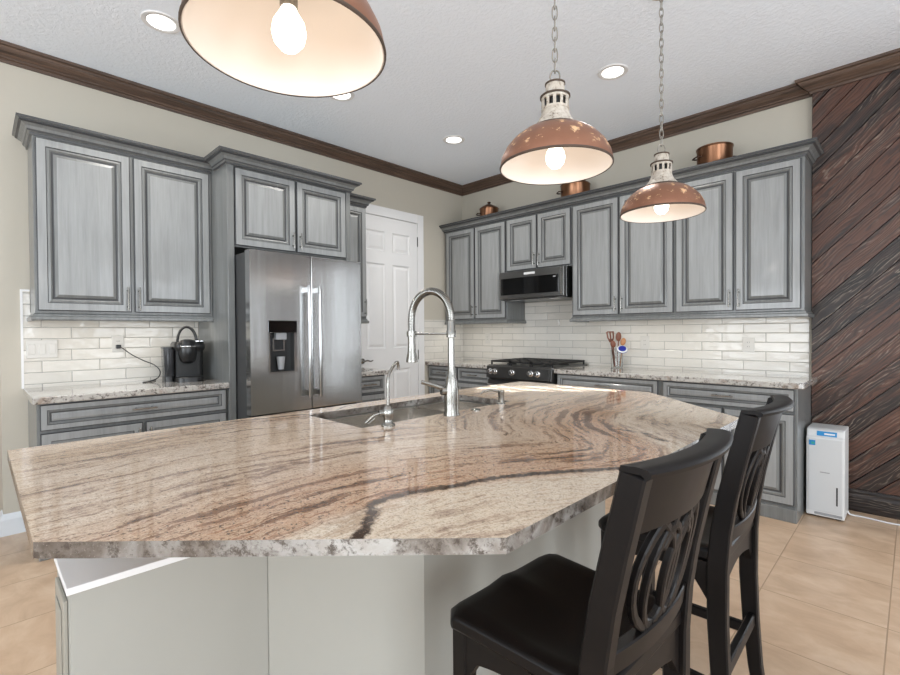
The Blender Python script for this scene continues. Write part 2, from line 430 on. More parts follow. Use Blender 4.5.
# far walls behind the camera with window openings
def holed(T, a0, a1, holes, c0, c1):
    w = MB(T); a = a0
    for h0, h1, z0, z1 in holes:
        w.box(a, h0, 0, H, c0, c1); w.box(h0, h1, 0, z0, c0, c1); w.box(h0, h1, z1, H, c0, c1); a = h1
    w.box(a, a1, 0, H, c0, c1); return w
struct(holed(TA, -8.5, .1, [(-6.5, -3.9, .1, 2.5), (-2.7, -1.1, .1, 2.5)], 7.5, 7.6), 'wall_right', WALLM)
struct(holed(TB, -2.5, 7.5, [(.6, 3.8, .5, 2.5), (4.7, 6.5, .5, 2.5)], 8.5, 8.6), 'wall_front', WALLM)
k = 0
for T, a0, a1, c, zb in ((TA, -6.5, -3.9, 7.53, .1), (TA, -2.7, -1.1, 7.53, .1), (TB, .6, 3.8, 8.53, .5), (TB, 4.7, 6.5, 8.53, .5)):
    k += 1; wd = MB(T)
    for x in (a0, (a0+a1)/2-.03, a1-.06)[::1 if a1-a0 > .5 else 2]: wd.box(x, x+.06, zb, 2.5, c, c+.05)
    for z in ((zb, 1.47, 2.44) if a1-a0 > .5 else (zb, 2.44)): wd.box(a0, a1, z, z+.06, c+.002, c+.048)
    struct(wd, 'window_%d' % k, WHITE)

wd = MB(TB)
for x0_, x1_, z0_, z1_ in ((4.20, 4.24, .26, 2.44), (4.94, 4.98, .26, 2.44), (4.24, 4.94, .26, .3), (4.24, 4.94, 2.4, 2.44)): wd.box(x0_, x1_, z0_, z1_, .054, .07)
wf = struct(wd, 'window_5', WHITE)
sl = MB(TB)
for k in range(27): sl.box(4.245, 4.935, .34+k*.077, .343+k*.077, -.06, -.01)
sl.build('slats', WHITE, wf)
# diagonal plank wall
def clip(poly, nx, ny, d):
    out = []
    for i in range(len(poly)):
        p, q = poly[i], poly[(i+1) % len(poly)]
        a, b = p[0]*nx+p[1]*ny-d, q[0]*nx+q[1]*ny-d
        if a >= 0: out.append(p)
        if a*b < 0: tt = a/(a-b); out.append((p[0]+(q[0]-p[0])*tt, p[1]+(q[1]-p[1])*tt))
    return out
pw = MB(); pid = []
S2 = math.sqrt(.5); PWID = .1135
def plank_piece(lo, hi, x0, x1, z0, z1, pidv, thick):
    poly = [(x0, z0), (x1, z0), (x1, z1), (x0, z1)]
    poly = clip(poly, -S2, S2, lo); poly = clip(poly, S2, -S2, -hi) if poly else poly
    if len(poly) < 3: return
    n = len(poly)
    cx = sum(p[0] for p in poly)/n; cz = sum(p[1] for p in poly)/n
    inner = [(p[0], p[1]) for p in poly]
    vs = [(x, -.002, z) for x, z in poly]+[(x, YW-thick+.004, z) for x, z in poly]
    # small chamfer
    ins = []
    for x, z in poly:
        d = math.hypot(cx-x, cz-z); ins.append((x+(cx-x)*.004/d, z+(cz-z)*.004/d))
    vs += [(x, YW-thick, z) for x, z in ins]
    uvf = lambda x, z: ((x*S2+z*S2), (z*S2-x*S2))
    fs = []; uvs = []
    for lay in (0, 1):
        for i in range(n):
            j = (i+1) % n; fs.append((lay*n+i, lay*n+j, (lay+1)*n+j, (lay+1)*n+i)); uvs.append([uvf(*poly[i]), uvf(*poly[j]), uvf(*poly[j]), uvf(*poly[i])])
    fs.append(tuple(range(2*n, 3*n))); uvs.append([uvf(*p) for p in ins])
    pw.add(vs, fs, 0, uvs); pid.extend([pidv]*len(fs))
d0 = (1.585-3.53)*S2
for i in range(-30, 40):
    lo = d0+i*PWID+.0022; hi = d0+(i+1)*PWID-.0022
    if hi < (0-7.5)*S2 or lo > (3.06-3.5)*S2: continue
    pv = random.random(), random.uniform(0, .003)
    for q in ((XW, 4.24, .15, 2.96), (4.94, 7.5, .15, 2.96), (4.24, 4.94, .15, .3), (4.24, 4.94, 2.4, 2.96)): plank_piece(lo, hi, *q, *pv)
vs = MB(); 
o = struct(pw, 'wall_planked', PLANK)
at = o.data.attributes.new('plank', 'FLOAT', 'FACE'); at.data.foreach_set('value', pid)
bb = MB(); bb.sweep([(0, 0), (.018, 0), (.02, .012), (.02, .10), (.014, .118), (.014, .135), (.006, .15), (0, .15)], [(XW, YW), (7.5, YW)])
struct(bb, 'baseboard_back', PLANK)
# crown moulding against the ceiling
cp = [(0, 2.955), (.012, 2.955), (.016, 2.972), (.026, 2.978), (.03, 2.985), (.062, 3.012), (.07, 3.022), (.074, 3.03), (.088, 3.036), (.09, 3.0535), (0, 3.0535)]
cr = MB(); cr.sweep(cp, [(0, -4.216), (0, 0), (XW, 0)], 1); struct(cr, 'trim_1', CROWNW)
cr = MB(); cr.sweep(cp, [(XW-.0, 0), (XW-.0, YW), (7.5, YW)], 1); struct(cr, 'trim_2', CROWNW)
# white baseboard at the open end of the fridge wall
bp = [(0, 0), (.016, 0), (.016, .1), (.01, .125), (.004, .135), (0, .135)]
b = MB(); b.sweep(bp, [(-.12, -4.216), (0, -4.216), (0, -4.105)], 1); struct(b, 'baseboard_left', BASEW)

# panelled door with casing
ds = MB(TA)
ya, yb = DY0+.01, DY1-.005
c0 = .006
ds.box(ya, yb, .01, DZ-.006, -.035, c0)
def panel(mb, a0, a1, b0, b1, c, mat=0):
    R = []
    for d, h in ((0, .0005), (.012, -.008), (.022, -.008), (.045, .0)):
        R.append([(a0+d, b0+d, c+h), (a1-d, b0+d, c+h), (a1-d, b1-d, c+h), (a0+d, b1-d, c+h)])
    mb.rings(R, True, (False, True), m=mat)
# stiles and rails as a raised lattice leaving six recesses
st = [ya, ya+.115, (ya+yb)/2-.05, (ya+yb)/2+.05, yb-.115, yb]
rows = [(.24, .86), (1.08, 1.985), (2.115, 2.33)]
for a0, a1 in ((st[0], st[1]), (st[2], st[3]), (st[4], st[5])): ds.box(a0, a1, .01, DZ-.006, c0, .016)
zz = [.01]+[z for r in rows for z in r]+[DZ-.006]
for i in range(0, len(zz), 2):
    for a0, a1 in ((st[1], st[2]), (st[3], st[4])): ds.box(a0, a1, zz[i], zz[i+1], c0, .016)
for b0, b1 in rows:
    for a0, a1 in ((st[1], st[2]), (st[3], st[4])): panel(ds, a0+.002, a1-.002, b0+.002, b1-.002, c0+.009)
door = struct(ds, 'door_1', WHITE)
hd = MB(TA); hd.lathe([(.027, 0), (.027, .006), (.012, .01), (.01, .045)], (0, 0, 0), 16, axis='z')
hd = MB()
hy, hz = -1.53, .962
hd.lathe([(.028, .016), (.028, .022), (.012, .026), (.010, .06)], (0, hy, hz), 16, axis='x')
hd.tube([(.06, hy-.008, hz), (.063, hy+.03, hz+.006), (.062, hy+.07, hz-.004), (.062, hy+.1, hz+.004)], [.009, .008, .007, .006], 8)
hd.lathe([(.024, .016), (.024, .024), (.014, .028), (.012, .045)], (0, hy, hz-.09), 16, axis='x')
hd.build('door_handle', NICKEL, door, smooth=40)
for z in (.35, 1.0, 2.28):
    hg = MB(TA); hg.box(yb-.004, yb+.009, z-.055, z+.055, .012, .02); hg.build('hinge', NICKEL, door)
cs = MB(TA)
cs.box(DY1, DY1+.092, 0, DZ+.1, .0, .02); cs.box(DY0-.092, DY0, 0, DZ+.1, 0, .02); cs.box(DY0, DY1, DZ, DZ+.1, 0, .02)
cs.box(DY1-.005, DY1, 0, DZ, -.1, .001).box(DY0, DY0+.01, 0, DZ, -.1, .001)
struct(cs, 'trim_3', WHITE, bevel=.004)

# tile backsplashes
b = MB(TA); b.box(-4.108, -3.079, .9142, 1.3995, .0005, .009).box(-4.108, -4.074, 1.3995, 1.535, .0005, .009)
bs = tag(b.build('tile_backsplash', TILEA), 'white glossy subway tile backsplash behind the coffee maker', 'backsplash')
e = MB(TA); e.box(-4.120, -4.108, .9142, 1.547, .0005, .012).box(-4.108, -4.074, 1.535, 1.547, .0005, .012); e.build('edge_trim', WHITE, bs)
b = MB(TB); b.box(.001, .957, .9142, 1.385, .0005, .009).box(.957, 1.727, .93, 1.57, .0005, .009).box(1.727, 3.495, .9142, 1.385, .0005, .009)
tag(b.build('tile_backsplash', TILEB), 'long white subway tile backsplash running behind the gas range', 'backsplash')
b = MB(TA); b.box(-.67, -.01, .9142, 1.4, .0005, .009)
tag(b.build('tile_backsplash', TILEA), 'narrow white tile backsplash return beside the white panelled door', 'backsplash')

# ------------------------------------------------------------------ cabinetry helpers
DOORP = [(0, 0, 1), (0, .015, 1), (.005, .020, 0), (.046, .020, 1), (.050, .0145, 2), (.062, .0165, 2), (.070, .010, 1), (.078, .008, 1), (.082, .010, 2), (.098, .0155, 0), (.101, .016, 0)]
DRAWP = [(0, 0, 1), (0, .015, 1), (.004, .020, 0), (.030, .020, 1), (.033, .015, 2), (.038, .015, 2), (.044, .009, 1), (.050, .008, 0), (.060, .0135, 0)]
def front(T, name, parent, a0, a1, b0, b1, c, prof=DOORP):
    mb = MB(T); R = []
    for d, h, _ in prof: R.append([(a0+d, b0+d, c+h), (a1-d, b0+d, c+h), (a1-d, b1-d, c+h), (a0+d, b1-d, c+h)])
    mb.rings(R, True, (True, True), mats=[p[2] for p in prof[:-1]]+[0])
    mb.m[-1] = 0
    return mb.build(name, [PAINT, GLAZE, BODY], parent)
def pull(T, parent, a, b, c, L=.13, horiz=False):
    mb = MB(T)
    P = (lambda u, cc: (a+u, b, cc)) if horiz else (lambda u, cc: (a, b+u, cc))
    mb.tube([P(-L/2-.012, c+.03), P(-L/2, c+.03), P(L/2, c+.03), P(L/2+.012, c+.03)], [.0042, .0055, .0055, .0042], 8)
    for u in (-L/2+.012, L/2-.012): mb.tube([P(u, c-.001), P(u, c+.03)], [.006, .0042], 8)
    return mb.build('handle', NICKEL, parent, smooth=40)
RAILP = [(0, 1.342), (.016, 1.342), (.02, 1.35), (.02, 1.365), (.008, 1.372), (.008, 1.38), (0, 1.387)]
CABP = [(0, 2.438), (.008, 2.438), (.01, 2.452), (.02, 2.458), (.024, 2.466), (.03, 2.482), (.048, 2.494), (.06, 2.5), (.06, 2.507), (.072, 2.51), (.072, 2.524), (0, 2.524)]
CABM = [0, 1, 0, 1, 0, 0, 1, 1, 0, 1, 0]
def frame_lines(T, parent, a0, a1, b0, b1, c):
    pass

# ---- fridge wall: upper cabinet over the coffee counter
t = thing('upper_cabinet', 'grey two-door wall cabinet above the coffee maker counter', 'cabinet', (.2, -3.59, 1.342))
mb = MB(TA); mb.box(-4.072, -3.079, 1.387, 2.50, .011, .335); mb.build('body', BODY, t, bevel=.002)
for a0, a1, h in ((-4.06, -3.590, -3.612), (-3.570, -3.100, -3.548)):
    d = front(TA, 'door', t, a0, a1, 1.402, 2.428, .335); pull(TA, d, h, 1.49, .355)
mb = MB(); mb.sweep([(o, z) for o, z in CABP], [(.012, -4.072), (.335, -4.072), (.335, -3.079)], 1, mats=CABM); mb.build('crown_moulding', [BODY, GLAZE], t)
mb = MB(); mb.sweep(RAILP, [(.012, -4.072), (.335, -4.072), (.335, -3.079)], 1); mb.build('light_rail', [BODY], t)

# ---- fridge surround with bridge cabinet
t = thing('fridge_surround', 'tall grey cabinet panels and bridge cabinet framing the steel fridge', 'cabinet', (.3, -2.57, 0))
mb = MB(TA); mb.box(-3.077, -3.031, 0, 2.50, .011, .64); mb.build('side_panel', BODY, t, bevel=.002)
mb = MB(TA); mb.box(-2.112, -2.072, 0, 2.50, .001, .64); mb.build('side_panel', BODY, t, bevel=.002)
mb = MB(TA); mb.box(-3.0305, -2.1125, 1.872, 2.50, .001, .62); mb.build('bridge_cabinet', BODY, t)
for a0, a1, h in ((-3.022, -2.570, -2.592), (-2.556, -2.116, -2.534)):
    d = front(TA, 'door', t, a0, a1, 1.882, 2.430, .62); pull(TA, d, h, 1.965, .64, .1)
mb = MB(); mb.sweep(CABP, [(.412, -3.077), (.64, -3.077), (.64, -2.072), (.412, -2.072)], 1, mats=CABM); mb.build('crown_moulding', [BODY, GLAZE], t)

# ---- narrow upper and base right of the fridge
t = thing('upper_cabinet', 'narrow grey wall cabinet between the fridge surround and white door', 'cabinet', (.2, -1.885, 1.342))
mb = MB(TA); mb.box(-2.070, -1.702, 1.387, 2.50, .011, .335); mb.build('body', BODY, t, bevel=.002)
d = front(TA, 'door', t, -2.062, -1.710, 1.402, 2.428, .335); pull(TA, d, -1.732, 1.49, .355)
mb = MB(); mb.sweep(CABP, [(.335, -2.070), (.335, -1.702), (.022, -1.702)], 1, mats=CABM); mb.build('crown_moulding', [BODY, GLAZE], t)
mb = MB(); mb.sweep(RAILP, [(.335, -2.070), (.335, -1.702), (.022, -1.702)], 1); mb.build('light_rail', BODY, t)

def base_unit(T, label, a0, a1, loc, drawer, doors, pulls=True):
    t = thing('base_cabinet', label, 'cabinet', loc)
    mb = MB(T); mb.box(a0, a1, .1, .875, .011, .595); mb.box(a0, a1, 0, .1, .011, .6); mb.build('body', BODY, t, bevel=.002)
    mb = MB(T)
    mb.box(a0, a1, 0, .085, .6, .612); mb.box(a0, a1, .085, .095, .6, .606); mb.build('base_moulding', BODY, t, bevel=.003)
    for x0, x1 in drawer:
        d = front(T, 'drawer', t, x0, x1, .722, .866, .595, DRAWP)
        if pulls: pull(T, d, (x0+x1)/2, .795, .612, .11, True)
    n = len(doors)
    for i, (x0, x1) in enumerate(doors):
        d = front(T, 'door', t, x0, x1, .112, .706, .595)
        if n == 1: h = x1-.03
        else: h = x1-.022 if i % 2 == 0 else x0+.022
        pull(T, d, h, .60, .615)
    return t
base_unit(TA, 'grey base cabinet with wide drawer under the coffee maker counter', -4.092, -3.079, (.3, -3.59, 0), [(-4.078, -3.09)], [(-4.078, -3.592), (-3.576, -3.09)])
base_unit(TA, 'small grey base cabinet between the fridge and white door', -2.070, -1.69, (.3, -1.88, 0), [(-2.06, -1.70)], [(-2.06, -1.70)])
base_unit(TB, 'grey base cabinet in the corner left of the gas range', .003, .957, (.48, -.3, 0), [(.02, .475), (.49, .945)], [(.02, .475), (.49, .945)])
base_unit(TB, 'grey base cabinet immediately right of the gas range', 1.729, 2.645, (2.19, -.3, 0), [(1.742, 2.632)], [(1.742, 2.18), (2.194, 2.632)])
base_unit(TB, 'grey base cabinet beside the white dehumidifier', 2.647, 3.511, (3.08, -.3, 0), [(2.672, 3.496)], [(2.672, 3.078), (3.09, 3.496)])

def counter(label, T, a0, a1, loc):
    mb = MB(T); mb.box(a0, a1, .8755, .914, .0005, .65)
    return tag(mb.build('countertop', GRAN, bevel=.006, seg=2), label, 'countertop')
counter('short speckled granite countertop under the coffee maker', TA, -4.112, -3.0785, None)
counter('tiny granite countertop beside the fridge in front of white door', TA, -2.0715, -1.655, None)
counter('granite countertop in the corner left of the gas range', TB, .001, .9575, None)
mb = MB(); mb.prism([(1.7275, -.0005), (3.512, -.0005), (3.512, -.056), (3.55, -.056), (3.55, -.62), (3.52, -.65), (1.7275, -.65)], .8755, .914)
tag(mb.build('countertop', GRAN, bevel=.006, seg=2), 'long granite countertop right of the range holding the utensil jar', 'countertop')

# ---- range wall uppers
def upper(label, a0, a1, doors, b0, rail=None, loc=None, hb=None):
    t = thing('upper_cabinet', label, 'cabinet', ((a0+a1)/2, -.18, b0))
    mb = MB(TB); mb.box(a0, a1, b0, 2.50, .011, .335); mb.build('body', BODY, t, bevel=.002)
    for i, (x0, x1) in enumerate(doors):
        d = front(TB, 'door', t, x0, x1, b0+.014, 2.428, .335)
        pull(TB, d, x1-.022 if i % 2 == 0 else x0+.022, b0+.105, .355, .11)
    cpath = [(a0, -.335), (a1, -.335)]
    if a0 < .1: cpath = [(a0, -.011)]+cpath
    if a1 > 3.5: cpath = cpath+[(a1, -.056)]
    mb = MB(); mb.sweep(CABP, cpath, 1, mats=CABM); mb.build('crown_moulding', [BODY, GLAZE], t)
    if rail:
        mb = MB(); mb.sweep(RAILP, rail, 1); mb.build('light_rail', BODY, t)
    return t
upper('grey two-door wall cabinet in the corner left of the microwave', .03, .957, [(.066, .508), (.522, .948)], 1.387, [(.03, -.335), (.957, -.335), (.957, -.011)])
upper('short grey two-door wall cabinet directly above the microwave', .9575, 1.735, [(.972, 1.345), (1.358, 1.728)], 1.876)
upper('grey two-door wall cabinet immediately right of the microwave', 1.7355, 2.6655, [(1.752, 2.196), (2.21, 2.656)], 1.387, [(1.7355, -.011), (1.7355, -.335), (2.6655, -.335)])
upper('grey two-door wall cabinet ending at the dark plank wall', 2.666, 3.511, [(2.678, 3.084), (3.1, 3.492)], 1.387, [(2.666, -.335), (3.511, -.335), (3.511, -.056)])

# under-cabinet lights
WARM = (1, .93, .82)
area('undercabinet_light', (.30, -3.59, 1.375), (0, 0, -1), .02, .9, 1.7, WARM).rotation_euler = (0, 0, 0)
area('undercabinet_light', (.5, -.30, 1.375), (0, 0, -1), .8, .02, 1.2, WARM).rotation_euler = (0, 0, 0)
area('undercabinet_light', (2.62, -.30, 1.375), (0, 0, -1), 1.6, .02, 2.0, WARM).rotation_euler = (0, 0, 0)

# ------------------------------------------------------------------ fridge
t = thing('refrigerator', 'stainless steel french door fridge with ice and water dispenser', 'fridge', (.45, -2.57, 0))
y0, y1 = -3.026, -2.135; ym = -2.578
mb = MB(TA); mb.box(y0+.004, y1-.004, .03, 1.812, .03, .80); mb.build('body', simple('fridge_side_grey', (58, 59, 60), .5), t, bevel=.004)
def slab(a0, a1, b0, b1, name, cut=None):
    mb = MB(TA)
    if cut:
        p, q, r, s_ = cut
        mb.box(a0, p, b0, b1, .808, .88); mb.box(q, a1, b0, b1, .808, .88); mb.box(p, q, b0, r, .808, .88); mb.box(p, q, s_, b1, .808, .88)
        # merge-looking seam-free front: one skin over the four blocks
    else: mb.box(a0, a1, b0, b1, .808, .88)
    return mb.build(name, STEEL, t, bevel=0 if cut else .006, seg=2)
dl = slab(y0, ym-.003, .70, 1.822, 'door', (-2.905, -2.690, .975, 1.345))
dr = slab(ym+.003, y1, .70, 1.822, 'door')
fz = slab(y0, y1, .06, .69, 'freezer_drawer')
def fhandle(par, a, b0, b1):
    mb = MB(TA)
    mb.tube([(a, b0, .935), (a, b0+.03, .937), (a, (b0+b1)/2, .94), (a, b1-.03, .937), (a, b1, .935)], .0125, 12)
    for b in (b0+.03, b1-.03): mb.box(a-.009, a+.009, b-.018, b+.018, .8795, .936)
    return mb.build('handle', CHROME, par, smooth=40)
fhandle(dl, ym-.042, .79, 1.60); fhandle(dr, ym+.042, .79, 1.60)
mb = MB(TA); mb.tube([(y0+.1, .6, .93), (y1-.1, .6, .93)], .012, 12); mb.box(y0+.13, y0+.15, .59, .61, .8795, .93).box(y1-.15, y1-.13, .59, .61, .8795, .93); mb.build('handle', CHROME, fz, smooth=40)
# dispenser
mb = MB(TA); a0, a1, b0, b1 = -2.905, -2.690, .975, 1.345
mb.box(a0, a1, b0, b1, .81, .825)
dsp = mb.build('dispenser', simple('dispenser_black', (9, 9, 10), .5), dl)
mb = MB(TA); mb.box(a0+.001, a1-.001, b1-.085, b1-.001, .825, .884); mb.build('control_panel', BGLASS, dsp, bevel=.003)
mb = MB(TA)
mb.box(a0+.001, a0+.014, b0+.012, b1-.086, .825, .883).box(a1-.024, a1-.001, b0+.012, b1-.086, .825, .883); mb.box(a0+.001, a1-.001, b0+.001, b0+.012, .825, .886); mb.build('surround', CHROME, dsp)
mb = MB(TA); mb.box(-2.84, -2.76, b1-.135, b1-.086, .826, .865); mb.build('nozzle', GPLAST, dsp, bevel=.004)
mb = MB(TA)
for q0, q1, r0, r1 in ((-2.856, -2.846, 1.14, 1.22), (-2.778, -2.768, 1.14, 1.22), (-2.856, -2.768, 1.13, 1.14)): mb.box(q0, q1, r0, r1, .826, .845)
mb.build('paddle', CHROME, dsp)
mb = MB(TA); mb.lathe([(.02, 0), (.026, .05), (.03, .09)], (-2.80, 1.0, .85), 14, axis='y'); mb.build('spout', GPLAST, dsp, smooth=40)

# ------------------------------------------------------------------ gas range
t = thing('gas_range', 'dark slide-in gas range with five steel knobs and iron grates', 'range', (1.342, -.35, 0))
mb = MB(TB); mb.box(.961, 1.724, .02, .90, .02, .64); mb.build('body', DKSTEEL, t)
mb = MB(TB); mb.box(.961, 1.724, .7, .775, .641, .665); mb.box(.961, 1.724, .2, .76, .641, .66); mb.build('oven_door', DKSTEEL, t, bevel=.004)
mb = MB(TB); mb.tube([(1.0, .725, .71), (1.685, .725, .71)], .012, 12); mb.box(1.03, 1.05, .713, .737, .665, .71).box(1.635, 1.655, .713, .737, .665, .71); mb.build('handle', CHROME, t, smooth=40)
mb = MB(); mb.prism([(-.64, .785), (-.69, .80), (-.675, .912), (-.64, .925)], .961, 1.724)
mb.v = [(p[2], p[0], p[1]) for p in mb.v]
mb.build('control_panel', simple('charcoal_steel', (74, 73, 72), .35, .7), t, bevel=.003)
mb = MB(TB); mb.box(1.694, 1.700, .80, .905, .683, .692); mb.build('trim_strip', CHROME, t)
for x in (1.02, 1.075, 1.285, 1.50, 1.575):
    mb = MB(); mb.lathe([(.03, 0), (.03, .006), (.022, .008), (.021, .035), (.018, .038)], (0, 0, 0), 20, axis='y')
    mb.v = [(x+a, -.685-b_+.003, .86+c_) for a, b_, c_ in mb.v]; mb.build('knob', KNOBM, t, smooth=40)
mb = MB(TB); mb.box(.958, 1.727, .9005, .922, .03, .655); mb.build('cooktop', DKSTEEL, t, bevel=.004)
for x, y in ((1.12, -.2), (1.12, -.47), (1.56, -.2), (1.56, -.47), (1.342, -.335)):
    mb = MB(); mb.lathe([(.05, .921), (.05, .93), (.035, .932), (.035, .942), (.0, .944)], (x, y, 0), 20); mb.build('burner', IRON, t, smooth=40)
for x0, x1 in ((.975, 1.215), (1.222, 1.462), (1.469, 1.712)):
    mb = MB(TB)
    for x in (x0, (x0+x1)/2-.008, x1-.016): mb.box(x, x+.016, .948, .966, .06, .63)
    for c in (.06, .195, .335, .475, .614): mb.box(x0, x1, .948, .966, c, c+.016)
    for x in (x0, x1-.016):
        for c in (.06, .614): mb.box(x, x+.016, .921, .95, c, c+.016)
    mb.build('grate', IRON, t, bevel=.003)

# ------------------------------------------------------------------ microwave hood
t = thing('microwave', 'stainless low-profile microwave hood with black glass over the range', 'microwave', (1.33, -.25, 1.575))
x0, x1 = .958, 1.712
mb = MB(TB); mb.box(x0, x1, 1.583, 1.8745, .011, .40); mb.build('body', DKSTEEL, t, bevel=.003)
mb = MB(TB); mb.box(x0-.014, x1-.0, 1.59, 1.868, .401, .45); mb.build('front_panel', simple('brushed_steel_front', (128, 127, 125), .32, 1), t, bevel=.003)
mb = MB(TB); mb.box(x0+.012, x1-.055, 1.63, 1.80, .4502, .454); mb.build('window', BGLASS, t, bevel=.002)
mb = MB(TB); mb.box(x1-.028, x1-.018, 1.61, 1.85, .4502, .458); mb.build('edge_strip', NICKEL, t)
mb = MB(TB); mb.box(1.262, 1.392, 1.823, 1.845, .4502, .453); bd = mb.build('badge', WPLAST, t)
mb = MB(TB); mb.box(1.60, 1.63, 1.772, 1.784, .4541, .4548); mb.build('clock_display', GPLAST, t)
mb = MB(TB); mb.box(x0+.0, x1, 1.575, 1.583, .03, .44); mb.build('vent_panel', DKSTEEL, t)
for x in (1.10, 1.57):
    mb = MB(TB); mb.box(x-.05, x+.05, 1.573, 1.5755, .34, .40); mb.build('lamp', WPLAST, t)

# ------------------------------------------------------------------ island
t = thing('kitchen_island', 'large cream kitchen island base with clipped corner in the foreground', 'island', (2.6, -3.1, 0))
mb = MB(); mb.prism([(2.2, -3.772), (2.8, -3.772), (3.10, -3.473), (3.10, -2.42), (2.78, -2.02), (2.2, -2.02)], 0, .8815)
mb.prism([(2.2, -4.14), (2.58, -4.14), (2.58, -3.772), (2.2, -3.772)], 0, .8815)
# hollow for the sink is covered by the top; body stays in one piece
isl = mb.build('body', CREAM, t)
mb = MB(); mb.box(2.581, 2.795, -4.193, -3.773, 0, .715); mb.build('back_panel', CREAM, t)
mb = MB(); mb.box(2.581, 2.802, -4.199, -3.773, .7155, .731); mb.build('ledge', WHITE, t, bevel=.001)
mb = MB(); 
for z0, z1, x0_, x1_ in ((.12, .69, 2.62, 2.765),):
    mb.box(x0_, x1_, -4.201, -4.1935, z0, z1); mb.box(x0_+.03, x1_-.03, -4.204, -4.201, z0+.03, z1-.03)
mb.build('end_panel', simple('greige_panel', (150, 146, 136), .5), t, bevel=.003)

import numpy as np
def catmull(P, n=14):
    P = [np.array(p, float) for p in P]; P = [2*P[0]-P[1]]+P+[2*P[-1]-P[-2]]; out = []
    for i in range(1, len(P)-2):
        for k in range(n):
            u = k/n; a, b_, c_, d_ = P[i-1:i+3]
            out.append(.5*((2*b_)+(-a+c_)*u+(2*a-5*b_+4*c_-d_)*u*u+(-a+3*b_-3*c_+d_)*u**3))
    out.append(P[-2]); return np.array(out)
FLOW = catmull([(3.36, -4.6), (3.31, -4.2), (3.27, -3.9), (3.27, -3.74), (3.29, -3.65), (3.34, -3.49), (3.45, -3.3), (3.53, -3.17), (3.555, -3.07), (3.52, -2.95), (3.44, -2.86), (3.33, -2.75), (3.23, -2.66), (3.16, -2.5), (3.14, -2.3), (3.12, -2.0), (3.1, -1.5)])
VEINS = [catmull([(3.46, -3.96), (3.42, -3.92), (3.37, -3.86), (3.32, -3.8), (3.275, -3.76), (3.28, -3.68), (3.32, -3.57), (3.34, -3.49), (3.39, -3.39), (3.45, -3.3), (3.54, -3.17)]),
         catmull([(3.32, -2.75), (3.4, -2.75), (3.44, -2.79), (3.5, -2.82)]), catmull([(3.23, -2.66), (3.2, -2.55), (3.3, -2.5), (3.44, -2.58)]),
         catmull([(3.28, -2.86), (3.17, -2.76), (3.11, -2.71), (3.08, -2.55)])]
VOFF = [0.0, .006, .014, .012]
def nearest(Q, P):
    A, B = P[:-1], P[1:]; d = B-A; L = np.linalg.norm(d, axis=1)
    cum = np.concatenate([[0], np.cumsum(L)[:-1]])
    u = np.clip(((Q[:, None]-A[None])*d[None]).sum(2)/(L**2)[None], 0, 1)
    C = A[None]+u[..., None]*d[None]; e = Q[:, None]-C; D = np.linalg.norm(e, axis=2); i = D.argmin(1); r = np.arange(len(Q))
    sg = np.sign(d[i, 0]*e[r, i, 1]-d[i, 1]*e[r, i, 0])
    return D[r, i]*sg, cum[i]+u[r, i]*L[i], D[r, i]
SX0, SX1, SY0, SY1 = 2.245, 2.635, -3.35, -2.47
xs = sorted(set(np.round(np.concatenate([np.linspace(2.125, SX0, 8), np.linspace(SX0, SX1, 25), np.linspace(SX1, 3.565, 110)]), 5)))
ys = sorted(set(np.round(np.concatenate([np.linspace(-4.262, SY0, 92), np.linspace(SY0, SY1, 89), np.linspace(SY1, -1.693, 78)]), 5)))
bm = bmesh.new(); G = {}
for i, x in enumerate(xs):
    for j, y in enumerate(ys): G[i, j] = bm.verts.new((x, y, .914))
for i in range(len(xs)-1):
    for j in range(len(ys)-1):
        cx, cy = (xs[i]+xs[i+1])/2, (ys[j]+ys[j+1])/2
        if SX0 < cx < SX1 and SY0 < cy < SY1: continue
        bm.faces.new((G[i, j], G[i+1, j], G[i+1, j+1], G[i, j+1]))
for co, no in (((3.565, -3.705, 0), (1, -1, 0)), ((3.565, -2.231, 0), (1, 1.05, 0))):
    bmesh.ops.bisect_plane(bm, geom=bm.verts[:]+bm.edges[:]+bm.faces[:], plane_co=co, plane_no=Vector(no).normalized(), clear_outer=True)
bmesh.ops.delete(bm, geom=[v for v in bm.verts if not v.link_faces], context='VERTS')
be = [e for e in bm.edges if e.is_boundary]
r = bmesh.ops.extrude_edge_only(bm, edges=be)
nv = [g for g in r['geom'] if isinstance(g, bmesh.types.BMVert)]; nf = [g for g in r['geom'] if isinstance(g, bmesh.types.BMFace)]
for v in nv: v.co.z -= .028
for f in nf: f.material_index = 1
bot = [e for e in bm.edges if e.is_boundary]
bmesh.ops.recalc_face_normals(bm, faces=bm.faces[:])
me = bpy.data.meshes.new('island_countertop'); bm.to_mesh(me); bm.free()
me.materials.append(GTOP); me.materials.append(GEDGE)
if sum(p.normal.z for p in me.polygons if p.material_index == 0) < 0: me.flip_normals()
Q = np.array([(v.co.x, v.co.y) for v in me.vertices])
tt, ss, _ = nearest(Q, FLOW)
dv = np.min([nearest(Q, V)[2]+o_ for V, o_ in zip(VEINS, VOFF)], axis=0)
fa = me.attributes.new('flow', 'FLOAT_VECTOR', 'POINT'); fa.data.foreach_set('vector', np.stack([ss, tt, dv], 1).ravel())
it = bpy.data.objects.new('island_countertop', me); COL.objects.link(it)
md = it.modifiers.new('edge', 'BEVEL'); md.width = .006; md.segments = 3; md.limit_method = 'ANGLE'; md.angle_limit = math.radians(60)
tag(it, 'large swirled brown and cream granite island countertop in the foreground', 'countertop')

